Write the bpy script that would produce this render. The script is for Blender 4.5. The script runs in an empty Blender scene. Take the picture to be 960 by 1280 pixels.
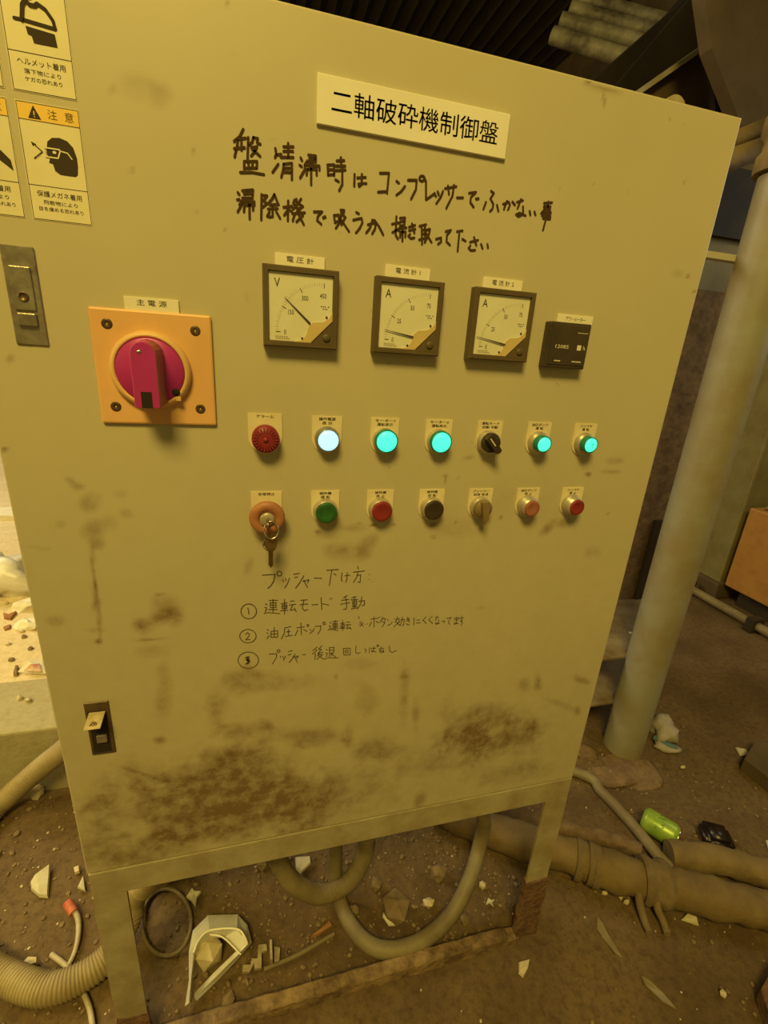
import bpy, bmesh, math, random
import numpy as np
from mathutils import Vector, Matrix, noise
random.seed(7); rng = np.random.RandomState(7)
sc = bpy.context.scene
COL = sc.collection

# ------------------------------------------------------------------ camera, world, lights, exposure
CAM = Vector((-0.10522, -0.56696, 1.22337))
FPX = 587.23
RIGHT = Vector((0.9648869, -0.2546640, 0.0643390))
DOWN = Vector((-0.0246938, -0.3318090, -0.9430233))
FWD = Vector((0.2615024, 0.9083221, -0.3264468))
cd = bpy.data.cameras.new('camera'); cam = bpy.data.objects.new('camera', cd); COL.objects.link(cam)
cam.matrix_world = Matrix(((RIGHT.x, -DOWN.x, -FWD.x, CAM.x), (RIGHT.y, -DOWN.y, -FWD.y, CAM.y),
                           (RIGHT.z, -DOWN.z, -FWD.z, CAM.z), (0, 0, 0, 1)))
cd.sensor_fit = 'VERTICAL'; cd.sensor_height = 32.0; cd.lens = FPX / 1280 * 32.0
cd.clip_start = 0.02; cd.clip_end = 100
sc.camera = cam
w = bpy.data.worlds.new('world'); sc.world = w; w.use_nodes = True
w.node_tree.nodes['Background'].inputs[0].default_value = (1.0, 0.73, 0.17, 1)
w.node_tree.nodes['Background'].inputs[1].default_value = 0.20

def area(name, loc, target, size, power, color, sy=None):
    l = bpy.data.lights.new(name, 'AREA'); l.energy = power; l.color = color; l.size = size
    if sy: l.shape = 'RECTANGLE'; l.size_y = sy
    o = bpy.data.objects.new(name, l); COL.objects.link(o); o.location = loc
    o.rotation_euler = (Vector(target) - Vector(loc)).to_track_quat('-Z', 'Y').to_euler()
    return o
area('ceiling_lamp_light', (-.75, -2.10, 3.72), (0.05, 0.0, .95), 1.1, 109, (1.0, 0.735, 0.172), 0.8)
area('yard_light', (-2.6, 2.6, 3.2), (-1.2, 1.4, 0), 1.6, 80, (1.0, 0.86, 0.56))
area('yard_opening_light', (-1.9, .30, 1.7), (-.75, .25, 0.0), .8, 20, (1.0, 0.78, 0.26))
area('side_fill_light', (2.35, 0.06, 1.9), (1.1, 0.4, 1.0), 0.6, 6.0, (0.92, 0.90, 0.72))  # added cool fill for the column's right side, no window is built
sc.view_settings.view_transform = 'Standard'; sc.view_settings.look = 'None'
sc.view_settings.exposure = 0.13; sc.view_settings.gamma = 1.0; sc.view_settings.use_curve_mapping = False

# ------------------------------------------------------------------ helpers
def ray(px, py): return RIGHT * ((px - 480) / FPX) + DOWN * ((py - 640) / FPX) + FWD
def F(px, py, y=0.0):                       # point of the vertical plane at y
    d = ray(px, py); return CAM + d * ((y - CAM.y) / d.y)
def G(px, py, z=0.0):                       # point of the level plane at z
    d = ray(px, py); return CAM + d * ((z - CAM.z) / d.z)
def XP(px, py, x):
    d = ray(px, py); return CAM + d * ((x - CAM.x) / d.x)

def wloc(o):
    v = Vector((0, 0, 0))
    while o: v += o.location; o = o.parent
    return v
def tag(o, label=None, cat=None, group=None, kind=None):
    if label: o['label'] = label
    if cat: o['category'] = cat
    if group: o['group'] = group
    if kind: o['kind'] = kind
    return o
def thing(name, label, cat, loc=(0, 0, 0), group=None):
    o = bpy.data.objects.new(name, None); COL.objects.link(o); o.location = loc
    o.empty_display_size = 0.05
    return tag(o, label, cat, group)

class MB:
    def __init__(s): s.v = []; s.f = []; s.sm = []
    def add(s, vs, fs, smooth=False):
        n = len(s.v); s.v += [tuple(v) for v in vs]; s.f += [tuple(i + n for i in f) for f in fs]
        s.sm += [smooth] * len(fs); return s
    def box(s, a, b, bev=0.0, seg=2):
        a = Vector(a); b = Vector(b)
        bm = bmesh.new(); bmesh.ops.create_cube(bm, size=1)
        for v in bm.verts:
            v.co = Vector(((a[i] + b[i]) / 2 + v.co[i] * (b[i] - a[i]) for i in range(3)))
        if bev > 0: bmesh.ops.bevel(bm, geom=list(bm.edges), offset=bev, segments=seg, affect='EDGES', profile=0.5)
        s.frombm(bm); return s
    def frombm(s, bm, smooth=False, M=None):
        bm.verts.index_update(); bm.normal_update()
        s.add([(M @ v.co if M else v.co) for v in bm.verts], [[v.index for v in f.verts] for f in bm.faces], smooth)
        bm.free(); return s
    def lathe(s, c, axis, prof, n=28, cap=True, smooth=True):
        # prof: (r, h) list along axis from point c
        ax = Vector(axis).normalized(); up = Vector((0, 0, 1)) if abs(ax.z) < .9 else Vector((1, 0, 0))
        u = ax.cross(up).normalized(); v = ax.cross(u)
        c = Vector(c); vs = []; fs = []
        for r, h in prof:
            for k in range(n):
                t = 2 * math.pi * k / n
                vs.append(c + ax * h + u * (r * math.cos(t)) + v * (r * math.sin(t)))
        for i in range(len(prof) - 1):
            for k in range(n):
                a = i * n + k; b = i * n + (k + 1) % n
                fs.append((a, b, b + n, a + n))
        s.add(vs, fs, smooth)
        if cap:
            m = len(prof) - 1
            s.add(vs[:n], [tuple(range(n))[::-1]]); s.add(vs[m * n:], [tuple(range(n))])
        return s
    def prism(s, poly, off, cap=True):       # poly: 3D points, off: extrusion vector
        off = Vector(off); n = len(poly)
        vs = [Vector(p) for p in poly] + [Vector(p) + off for p in poly]
        fs = [tuple(range(n)), tuple(range(2 * n - 1, n - 1, -1))]
        fs += [(i, i + n, (i + 1) % n + n, (i + 1) % n) for i in range(n)]
        s.add(vs, fs); return s
    def tube(s, pts, r, ds=0.006, n=12, raw=False):
        P = pts if raw else resample(pts, ds)
        N = len(P); rr = r if callable(r) else (lambda i, t: r)
        T = [(P[min(i + 1, N - 1)] - P[max(i - 1, 0)]).normalized() for i in range(N)]
        up = Vector((0, 0, 1)) if abs(T[0].z) < .9 else Vector((1, 0, 0))
        u = T[0].cross(up).normalized(); vs = []; fs = []
        L = 0
        for i in range(N):
            if i: L += (P[i] - P[i - 1]).length
            u = (u - T[i] * u.dot(T[i])).normalized(); v = T[i].cross(u)
            q = rr(i, L)
            for k in range(n):
                a = 2 * math.pi * k / n
                vs.append(P[i] + u * (q * math.cos(a)) + v * (q * math.sin(a)))
        for i in range(N - 1):
            for k in range(n):
                a = i * n + k; b = i * n + (k + 1) % n; fs.append((a, b, b + n, a + n))
        s.add(vs, fs, True)
        s.add(vs[:n], [tuple(range(n))[::-1]]); s.add(vs[-n:], [tuple(range(n))])
        return s
    def build(s, name, mat, parent=None, label=None, fix=True):
        me = bpy.data.meshes.new(name)
        off = wloc(parent) if parent else Vector((0, 0, 0))
        if not parent:
            A = np.array([tuple(v) for v in s.v]); off = Vector(((A[:, 0].min() + A[:, 0].max()) / 2, (A[:, 1].min() + A[:, 1].max()) / 2, A[:, 2].min()))
        me.from_pydata([tuple(Vector(v) - off) for v in s.v], [], s.f)
        me.polygons.foreach_set('use_smooth', s.sm)
        me.materials.append(mat); me.update()
        if fix:
            bm = bmesh.new(); bm.from_mesh(me); bmesh.ops.recalc_face_normals(bm, faces=bm.faces); bm.to_mesh(me); bm.free()
        o = bpy.data.objects.new(name, me); COL.objects.link(o)
        if parent: o.parent = parent
        else: o.location = off
        if label: o['label'] = label
        return o

def resample(pts, ds):
    pts = [Vector(p) for p in pts]
    if len(pts) == 2:
        n = max(2, int((pts[1] - pts[0]).length / ds)); return [pts[0].lerp(pts[1], i / n) for i in range(n + 1)]
    P = [pts[0] * 2 - pts[1]] + pts + [pts[-1] * 2 - pts[-2]]
    out = []
    for i in range(1, len(P) - 2):
        a, b, c, d = P[i - 1:i + 3]; n = max(1, int((c - b).length / ds))
        for k in range(n):
            t = k / n
            out.append(0.5 * ((2 * b) + (c - a) * t + (2 * a - 5 * b + 4 * c - d) * t * t + (3 * b - a - 3 * c + d) * t ** 3))
    out.append(pts[-1]); return out

# ------------------------------------------------------------------ materials
def lin(r, g, b): return tuple((x / 255 / 12.92 if x / 255 <= .04045 else ((x / 255 + .055) / 1.055) ** 2.4) for x in (r, g, b)) + (1,)
def mat(name, c1, c2=None, scale=12, rough=.6, metal=0, bump=0, bscale=40, detail=4, lo=.35, hi=.65, emit=None, estr=0, alpha=1, trans=0, spec=.5, coat=0):
    m = bpy.data.materials.new(name); m.use_nodes = True; nt = m.node_tree; N = nt.nodes; L = nt.links
    b = N['Principled BSDF']; b.inputs['Roughness'].default_value = rough; b.inputs['Metallic'].default_value = metal
    b.inputs['Specular IOR Level'].default_value = spec; b.inputs['Coat Weight'].default_value = coat
    b.inputs['Alpha'].default_value = alpha; b.inputs['Transmission Weight'].default_value = trans
    tc = N.new('ShaderNodeTexCoord')
    c1 = tuple(c1[:3]) + (1,); b.inputs['Base Color'].default_value = c1
    if c2:
        nz = N.new('ShaderNodeTexNoise'); nz.inputs['Scale'].default_value = scale; nz.inputs['Detail'].default_value = detail
        nz.inputs['Roughness'].default_value = .65
        L.new(tc.outputs['Object'], nz.inputs['Vector'])
        cr = N.new('ShaderNodeValToRGB'); cr.color_ramp.elements[0].position = lo; cr.color_ramp.elements[1].position = hi
        cr.color_ramp.elements[0].color = c1; cr.color_ramp.elements[1].color = tuple(c2[:3]) + (1,)
        L.new(nz.outputs['Fac'], cr.inputs['Fac']); L.new(cr.outputs['Color'], b.inputs['Base Color'])
    if bump:
        n2 = N.new('ShaderNodeTexNoise'); n2.inputs['Scale'].default_value = bscale; n2.inputs['Detail'].default_value = 6
        L.new(tc.outputs['Object'], n2.inputs['Vector'])
        bp = N.new('ShaderNodeBump'); bp.inputs['Strength'].default_value = bump; bp.inputs['Distance'].default_value = .01
        L.new(n2.outputs['Fac'], bp.inputs['Height']); L.new(bp.outputs['Normal'], b.inputs['Normal'])
    if emit:
        b.inputs['Emission Color'].default_value = tuple(emit[:3]) + (1,); b.inputs['Emission Strength'].default_value = estr
    return m

def grimy(name, base, base2, dirt, dirt2, rough=.42):
    # painted steel whose stains follow the mesh attribute 'grime'
    m = mat(name, base, base2, 3.0, rough, lo=.3, hi=.7); nt = m.node_tree; N = nt.nodes; L = nt.links; b = N['Principled BSDF']
    src = b.inputs['Base Color'].links[0].from_socket
    at = N.new('ShaderNodeAttribute'); at.attribute_name = 'grime'
    tc = N.new('ShaderNodeTexCoord')
    n1 = N.new('ShaderNodeTexNoise'); n1.inputs['Scale'].default_value = 38; n1.inputs['Detail'].default_value = 8; n1.inputs['Roughness'].default_value = .7
    L.new(tc.outputs['Object'], n1.inputs['Vector'])
    mr = N.new('ShaderNodeMapRange'); mr.inputs[1].default_value = .28; mr.inputs[2].default_value = .68
    mr.inputs[3].default_value = .25; mr.inputs[4].default_value = 1.35; mr.clamp = True
    L.new(n1.outputs['Fac'], mr.inputs[0])
    mu = N.new('ShaderNodeMath'); mu.operation = 'MULTIPLY'; L.new(at.outputs['Fac'], mu.inputs[0]); L.new(mr.outputs[0], mu.inputs[1]); mu.use_clamp = True
    # fine speckle all over
    n2 = N.new('ShaderNodeTexNoise'); n2.inputs['Scale'].default_value = 55; n2.inputs['Detail'].default_value = 3
    L.new(tc.outputs['Object'], n2.inputs['Vector'])
    r2 = N.new('ShaderNodeMapRange'); r2.inputs[1].default_value = .70; r2.inputs[2].default_value = .80; r2.inputs[3].default_value = 0; r2.inputs[4].default_value = .45
    L.new(n2.outputs['Fac'], r2.inputs[0])
    mx0 = N.new('ShaderNodeMath'); mx0.operation = 'MAXIMUM'; L.new(mu.outputs[0], mx0.inputs[0]); L.new(r2.outputs[0], mx0.inputs[1])
    dm = N.new('ShaderNodeMix'); dm.data_type = 'RGBA'; dm.inputs['A'].default_value = tuple(dirt[:3]) + (1,); dm.inputs['B'].default_value = tuple(dirt2[:3]) + (1,)
    L.new(n1.outputs['Fac'], dm.inputs['Factor'])
    mx = N.new('ShaderNodeMix'); mx.data_type = 'RGBA'; L.new(mx0.outputs[0], mx.inputs['Factor']); L.new(src, mx.inputs['A']); L.new(dm.outputs['Result'], mx.inputs['B'])
    L.new(mx.outputs['Result'], b.inputs['Base Color'])
    ra = N.new('ShaderNodeMapRange'); ra.inputs[3].default_value = rough; ra.inputs[4].default_value = .85; L.new(mx0.outputs[0], ra.inputs[0]); L.new(ra.outputs[0], b.inputs['Roughness'])
    return m

M = {}
M['door'] = grimy('cream_door_paint', (.50, .455, .315), (.55, .495, .335), (.13, .08, .035), (.22, .14, .06))
M['paint'] = mat('cream_frame_paint', (.42, .38, .255), (.30, .24, .14), 14, .5, bump=.05)
M['body'] = mat('cream_side_paint', (.42, .39, .27), (.30, .26, .16), 6, .5)
M['rust'] = mat('flaking_rust', (.10, .05, .03), (.21, .12, .065), 45, .9, bump=.6, bscale=90)
M['rail_rust'] = mat('dusty_rust', (.11, .065, .03), (.32, .22, .11), 22, .9, bump=.7, bscale=60)
M['sign'] = mat('sign_plastic', (.85, .82, .72), (.80, .77, .66), 9, .35)
M['label'] = mat('label_plastic', (.84, .80, .66), (.78, .73, .58), 30, .4)
M['label_old'] = mat('aged_label_plastic', (.76, .68, .46), (.70, .61, .40), 30, .4)
M['ink'] = mat('black_ink', (.065, .05, .035), None, rough=.9, spec=.05)
M['marker'] = mat('brown_black_marker', (.065, .038, .014), (.085, .05, .022), 120, rough=.9, spec=.05)
M['pen'] = mat('thin_pen', (.06, .042, .022), (.11, .08, .045), 90, rough=.9, spec=.05)
M['sticker'] = mat('sticker_white', (.80, .74, .50), (.74, .68, .45), 16, .4)
M['sticker_top'] = mat('sticker_yellow', (.92, .62, .12), (.86, .57, .11), 16, .4)
M['yellow'] = mat('yellow_switch_plate', (.78, .46, .20), (.70, .40, .17), 10, .45)
M['yellow2'] = mat('yellow_switch_ring', (.76, .49, .21), (.68, .43, .18), 10, .42)
M['magenta'] = mat('red_knob_plastic', (.46, .028, .25), (.40, .024, .20), 8, .38)
M['brownside'] = mat('dirty_red_knob_side', (.30, .10, .07), (.38, .05, .07), 20, .5)
M['hole'] = mat('dark_recess', (.02, .012, .008), None, rough=.9)
M['screw'] = mat('brown_steel', (.20, .14, .09), (.11, .07, .04), 90, .4, .7)
M['gauge'] = mat('dark_gauge_case', (.095, .066, .030), (.12, .085, .04), 20, .5)
M['hour'] = mat('black_meter_case', (.045, .035, .025), (.07, .05, .03), 20, .4)
M['dial'] = mat('dial_face', (.74, .73, .60), (.70, .68, .54), 20, .35, coat=.25)
M['amber'] = mat('yellowed_plastic', (.58, .45, .20), (.64, .50, .24), 22, .35, coat=.2)
M['tick'] = mat('faded_tick', (.26, .22, .15), None, rough=.6)
M['steel'] = mat('worn_steel', (.46, .42, .36), (.28, .24, .19), 40, .34, .75, bump=.08, bscale=120)
M['lever'] = mat('rubbed_lever', (.55, .47, .28), (.38, .30, .16), 60, .45, .2)
M['bracket'] = mat('grey_bracket', (.42, .36, .24), (.30, .24, .15), 60, .55)
M['steel_dark'] = mat('dirty_dark_steel', (.10, .065, .04), (.17, .11, .06), 50, .5, .4)
M['chrome'] = mat('bright_metal', (.75, .70, .62), None, rough=.2, metal=1)
M['bezel'] = mat('dusty_metal_bezel', (.60, .55, .46), (.48, .42, .32), 60, .35, .5)
M['silverring'] = mat('grey_lamp_ring', (.32, .33, .34), None, rough=.3, metal=.6)
M['red'] = mat('red_button', (.28, .028, .03), (.22, .024, .025), 60, .4)
M['redribbed'] = mat('ribbed_red_cap', (.20, .012, .022), (.27, .03, .04), 130, .45)
M['oldred'] = mat('faded_red_button', (.36, .13, .09), (.30, .09, .06), 60, .5)
M['orangecap'] = mat('faded_orange_mushroom', (.44, .20, .10), (.34, .13, .06), 30, .5)
M['greenb'] = mat('green_button', (.03, .15, .035), (.02, .09, .02), 60, .4)
M['blackb'] = mat('black_button', (.035, .024, .015), (.05, .035, .02), 60, .45)
M['lampgreen'] = mat('lit_green_lens', (.05, .5, .35), rough=.4, emit=(.06, 1.0, .60), estr=1.15)
M['lampwhite'] = mat('lit_white_lens', (.12, .15, .15), rough=.4, emit=(.52, .93, 1.0), estr=1.05)
M['tealring'] = mat('teal_lamp_ring', (.02, .22, .16), None, rough=.35)
M['cream_knob'] = mat('grimy_cream_selector', (.18, .125, .055), (.27, .20, .10), 40, .5)
M['whiteprint'] = mat('white_print', (.75, .70, .60), None, rough=.5)
M['brass'] = mat('dull_brass', (.28, .19, .08), (.17, .11, .05), 80, .4, .7)
M['hose'] = mat('dusty_beige_conduit', (.36, .29, .15), (.25, .19, .09), 10, .6)
M['hose_d'] = mat('dusty_dark_conduit', (.15, .115, .055), (.22, .17, .085), 14, .75)
M['hose_g'] = mat('dusty_smooth_hose', (.25, .21, .11), (.17, .13, .07), 14, .6)
M['cable'] = mat('dirty_white_cable', (.52, .47, .34), (.40, .34, .22), 40, .5)
M['redtape'] = mat('red_tape', (.50, .09, .05), (.60, .22, .12), 60, .6)
M['guard'] = mat('white_plastic_guard', (.78, .78, .74), (.62, .58, .48), 14, .4)
M['stone'] = mat('pale_stone', (.62, .54, .36), (.48, .40, .25), 30, .8, bump=.3)
M['stone_d'] = mat('dusty_stone', (.17, .115, .055), (.26, .19, .10), 30, .9, bump=.4)
M['brickc'] = mat('brick_shard', (.34, .16, .07), (.28, .13, .06), 30, .9, bump=.3)
M['chip'] = mat('cream_chip', (.60, .56, .40), (.50, .45, .30), 30, .6)
M['col'] = mat('grey_green_column_paint', (.27, .26, .20), (.22, .155, .065), 5, .45, lo=.42, hi=.72, bump=.05, detail=8)
M['col_b'] = mat('green_wall_paint', (.21, .185, .075), (.16, .125, .045), 6, .7)
M['orange'] = mat('orange_sheet_paint', (.46, .23, .06), (.38, .18, .045), 12, .6)
M['dark'] = mat('near_black_steel', (.022, .015, .008), (.035, .024, .012), 6, .8)  # near-black: darkness of the dim roof and background put into the colour
M['dark2'] = mat('dark_brown_steel', (.085, .056, .026), (.12, .085, .04), 6, .8)  # dark brown base for right wall, hopper and steel block
M['dirtwall'] = mat('caked_dirt', (.13, .08, .04), (.22, .145, .075), 30, .95, bump=.8, bscale=30)
M['lagging'] = mat('dusty_pipe_lagging', (.22, .155, .06), (.14, .092, .04), 11, .8, bump=.3, bscale=40)
M['rag'] = mat('dusty_rag', (.22, .16, .08), (.14, .10, .05), 25, .95, bump=.5)
M['can'] = mat('green_can_paint', (.35, .50, .06), (.22, .36, .05), 30, .35, .2)
M['can_print'] = mat('dark_green_print', (.06, .14, .03), None, rough=.5)
M['blackp'] = mat('black_plastic', (.015, .01, .01), None, rough=.35)
M['cloth'] = mat('off_white_cloth', (.42, .38, .32), (.34, .30, .24), 30, .9)
M['blue'] = mat('blue_grey_trim', (.10, .17, .19), None, rough=.8)
M['bag'] = mat('thin_white_plastic_bag', (.80, .78, .70), (.70, .66, .56), 12, .3, bump=.4, bscale=18, alpha=.92)
M['paper'] = mat('scrap_paper', (.80, .76, .62), (.66, .60, .46), 20, .8)
M['paperred'] = mat('red_print', (.55, .16, .10), (.75, .6, .5), 40, .8)
M['film'] = mat('dusty_clear_film', (.40, .33, .18), (.30, .24, .12), 20, .3, alpha=.6)
M['whiteboard'] = mat('pale_timber', (.85, .80, .62), (.75, .68, .50), 20, .6)
M['shelf'] = mat('dusty_shelf_paint', (.24, .19, .11), (.15, .10, .05), 14, .8)
M['whitebar'] = mat('white_bar_paint', (.50, .46, .36), None, rough=.5)
M['skysheet'] = mat('translucent_roof_sheet', (.42, .38, .22), (.06, .045, .025), 4, .5)
def floor_mat(name, c1, c2, c3, s1=2.5, bump=.5):
    m = mat(name, c1, c2, s1, .9, lo=.38, hi=.62, detail=9); nt = m.node_tree; N = nt.nodes; L = nt.links; b = N['Principled BSDF']
    src = b.inputs['Base Color'].links[0].from_socket
    tc = N.new('ShaderNodeTexCoord'); nz = N.new('ShaderNodeTexNoise'); nz.inputs['Scale'].default_value = 60; nz.inputs['Detail'].default_value = 8; nz.inputs['Roughness'].default_value = .75
    L.new(tc.outputs['Object'], nz.inputs['Vector'])
    mr = N.new('ShaderNodeMapRange'); mr.inputs[1].default_value = .45; mr.inputs[2].default_value = .75; L.new(nz.outputs['Fac'], mr.inputs[0])
    mx = N.new('ShaderNodeMix'); mx.data_type = 'RGBA'; L.new(mr.outputs[0], mx.inputs['Factor']); L.new(src, mx.inputs['A']); mx.inputs['B'].default_value = tuple(c3) + (1,)
    L.new(mx.outputs['Result'], b.inputs['Base Color'])
    bp = N.new('ShaderNodeBump'); bp.inputs['Strength'].default_value = bump; bp.inputs['Distance'].default_value = .006
    L.new(nz.outputs['Fac'], bp.inputs['Height']); L.new(bp.outputs['Normal'], b.inputs['Normal'])
    return m
M['floor'] = floor_mat('dirt_covered_concrete', (.105, .063, .025), (.175, .115, .05), (.062, .036, .015))
M['platform'] = floor_mat('pale_yard_concrete', (.62, .50, .30), (.72, .60, .38), (.50, .38, .2), 1.5, .25)
M['kerb'] = floor_mat('grey_kerb_concrete', (.40, .36, .22), (.36, .30, .17), (.30, .25, .14), 3, .3)

def struct(o): o['kind'] = 'structure'; return o

# ------------------------------------------------------------------ setting
def sstep(a, b, x): t = max(0, min(1, (x - a) / (b - a))); return t * t * (3 - 2 * t)
def ground_h(x, y):
    rough = 0.25 + 0.75 * max(0, 1 - max(abs(x - 0.05) / .62, 0) ** 3) * sstep(-.15, .02, y)
    n = noise.fractal(Vector((x * 9, y * 9, 0)), 1.0, 2.1, 5)
    n2 = noise.fractal(Vector((x * 45, y * 45, 3.1)), 1.0, 2.1, 3)
    h = n * .006 * rough + n2 * .0035 * rough
    if x > .4: h += .012 * math.exp(-((x - .95) ** 2 + (y - .42) ** 2) / .02)
    return h - .002
xs = np.concatenate([np.linspace(-4.5, -1, 22)[:-1], np.linspace(-1, 1.5, 330)[:-1], np.linspace(1.5, 4.2, 30)])
ys = np.concatenate([np.linspace(-3.5, -.35, 16)[:-1], np.linspace(-.35, 1.0, 180)[:-1], np.linspace(1.0, 5.2, 26)])
nx_, ny_ = len(xs), len(ys)
V = [(x, y, ground_h(x, y)) for y in ys for x in xs]
Fc = [(j * nx_ + i, j * nx_ + i + 1, (j + 1) * nx_ + i + 1, (j + 1) * nx_ + i) for j in range(ny_ - 1) for i in range(nx_ - 1)]
mb = MB(); mb.v = V; mb.f = Fc; mb.sm = [True] * len(Fc)
me = bpy.data.meshes.new('floor'); me.from_pydata(V, [], Fc); me.polygons.foreach_set('use_smooth', mb.sm); me.materials.append(M['floor']); me.update()
fo = bpy.data.objects.new('floor', me); COL.objects.link(fo); struct(fo)
struct(MB().box((-4.5, .61, -.02), (-.25, .832, .211), .006).build('trim_1', M['kerb'], label='pale concrete kerb step left of the cabinet'))
struct(MB().box((-4.5, .836, -.02), (-.25, 5.2, .203)).build('floor_raised', M['platform'], label='bright raised concrete yard beyond the kerb'))
struct(MB().box((-.6, 5.2, 0), (4.3, 5.3, 4.2)).build('wall_back', M['dark']))
wr = struct(MB().box((2.75, -1.5, 0), (2.9, 5.2, 4.2)).build('wall_right', M['dark2']))
mb = MB()
for k in range(40):      # corrugated roof sheet, dark
    x0 = -.6 + k * .1225
    mb.prism([(x0, -3.4, 3.85), (x0 + .06, -3.4, 3.90), (x0 + .1225, -3.4, 3.85), (x0 + .1225, -3.4, 3.87), (x0 + .06, -3.4, 3.92), (x0, -3.4, 3.87)], (0, 8.6, 0))
ceil = struct(mb.build('ceiling', M['dark']))

# ------------------------------------------------------------------ the control cabinet
DX0, DX1, DZ0, DZ1 = -.3622, .4766, .4600, 1.5171
cab = thing('control_cabinet', 'cream steel control cabinet on legs, covered in gauges, lamps and push buttons', 'control cabinet', (.057, 0, 0))

# door skin with a grime map
gx = np.arange(DX0 + .002, DX1 - .002 + 1e-6, (DX1 - DX0 - .004) / 260); gz = np.arange(DZ0 + .002, DZ1 - .002 + 1e-6, (DZ1 - DZ0 - .004) / 330)
blobs = [  # px, py, rx, ry, angle, strength
 (88, 601, 8, 5, 30, .55), (97, 608, 9, 4, 10, .6), (113, 628, 13, 11, 0, .45), (117, 664, 15, 12, 0, .55), (122, 680, 10, 8, 0, .6), (152, 618, 9, 6, 0, .3), (158, 642, 10, 6, 30, .4), (135, 655, 12, 10, 0, .3),
 (76, 656, 6, 5, 0, .3), (116, 700, 3, 22, -5, .8), (119, 735, 3, 22, -5, .75), (121, 755, 6, 8, 0, .6), (120, 788, 11, 2.5, 5, .55), (123, 802, 4, 3, 0, .95), (124, 775, 2.5, 25, -3, .6), (50, 685, 14, 2, 5, .35), (70, 777, 10, 5, 0, .4),
 (176, 781, 13, 9, 20, .7), (200, 772, 20, 8, -15, .7), (219, 771, 9, 10, -15, .65), (205, 758, 20, 14, 0, .4), (183, 799, 24, 1.3, -4, .6), (200, 743, 7, 1.5, 0, .6),
 (412, 668, 16, 7, 0, .55), (425, 690, 20, 14, 10, .5), (398, 665, 6, 3, 20, .8), (455, 685, 20, 10, -50, .55), (440, 660, 20, 6, 0, .35), (420, 655, 12, 10, 0, .4), (467, 657, 5, 1.6, 5, .95), (449, 655, 4, 1.5, 0, .6), (492, 656, 4, 1.5, 0, .6),
 (541, 656, 4, 3, 0, .8), (541, 671, 4, 3, 0, .7), (601, 661, 2.5, 2, 0, .7), (626, 647, 2.5, 3, 0, .8), (570, 653, 2, 2, 0, .7), (685, 660, 12, 5, -45, .6), (707, 654, 14, 6, 0, .45),
 (557, 594, 6, 1.5, 0, .75), (556, 600, 1.5, 6, 10, .6), (573, 597, 4, 2, 0, .6), (735, 593, 4, 3, 0, .8), (765, 590, 14, 3, 0, .5), (770, 576, 12, 5, 0, .35), (585, 572, 8, 3, -10, .4), (860, 345, 3, 3, 0, .8), (868, 365, 2.5, 2, 0, .7), (845, 342, 10, 6, 0, .25), (850, 463, 4, 3, 0, .8),
 (785, 240, 2, 2, 0, .5), (165, 213, 5, 5, 0, .75), (242, 188, 2, 7, -20, .5), (246, 266, 4, 2, 20, .5), (280, 288, 2, 2, 0, .7), (268, 313, 1.5, 1.5, 0, .8), (308, 372, 4, 8, -20, .25), (175, 110, 30, 16, 10, .28), (200, 120, 12, 14, 30, .25), (140, 112, 4, 8, 0, .4), (293, 67, 2, 3, 0, .5), (284, 4, 2, 5, 0, .5),
 (13, 448, 5, 6, 30, .55), (5, 562, 6, 4, 0, .8), (485, 34, 5, 3, 0, .6), (735, 102, 5, 3, 0, .8), (755, 112, 25, 3, 13, .5), (755, 125, 2, 8, 0, .6), (400, 10, 6, 2, 13, .5),
 (250, 990, 75, 40, -15, .8), (300, 960, 60, 28, -8, .6), (185, 1000, 55, 45, 0, .5), (330, 1000, 80, 35, -10, .75), (270, 1030, 90, 25, -10, .75), (130, 1050, 30, 40, 0, .5), (125, 1010, 20, 30, 0, .35), (180, 1070, 60, 14, -10, .5), (400, 1000, 90, 30, -10, .45),
 (300, 915, 35, 10, 0, .5), (270, 895, 12, 24, 0, .45), (205, 870, 10, 40, 0, .3), (190, 815, 20, 8, 0, .3), (200, 925, 9, 5, 0, .5), (380, 920, 50, 12, 0, .5), (435, 922, 7, 14, 0, .55), (330, 905, 10, 6, 0, .5), (180, 968, 30, 2.2, 18, .7), (255, 985, 3, 2, 0, .9),
 (470, 935, 30, 18, 0, .4), (480, 940, 45, 12, 0, .4), (460, 880, 12, 20, 0, .25), (505, 870, 6, 35, 0, .35), (520, 895, 5, 25, 0, .35), (600, 900, 45, 18, -5, .6), (620, 925, 50, 20, -5, .65), (590, 930, 40, 25, 0, .5), (560, 905, 10, 30, 0, .3), (655, 915, 30, 12, -10, .5),
 (655, 855, 8, 10, 0, .4), (672, 852, 5, 10, 0, .45), (525, 1000, 8, 12, 0, .5), (390, 1030, 30, 20, -10, .6), (545, 955, 60, 14, -8, .35), (700, 880, 20, 4, 20, .35), (722, 888, 4, 6, 0, .5), (728, 850, 12, 4, 20, .45), (640, 965, 50, 12, -8, .35), (340, 850, 60, 10, 0, .35), (300, 850, 20, 14, 0, .35), (450, 830, 20, 6, 0, .2), (740, 690, 10, 8, 0, .3), (760, 642, 2, 2, 0, .6), (420, 845, 3, 5, 0, .5), (505, 845, 4, 3, 0, .4), (600, 760, 6, 3, 0, .25),
 (560, 660, 40, 12, 0, .15), (310, 710, 5, 12, 20, .3), (640, 625, 90, 25, 0, .1), (310, 835, 6, 6, 0, .3)]
GX, GZ = np.meshgrid(gx, gz)
gr = np.zeros_like(GX)
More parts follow.
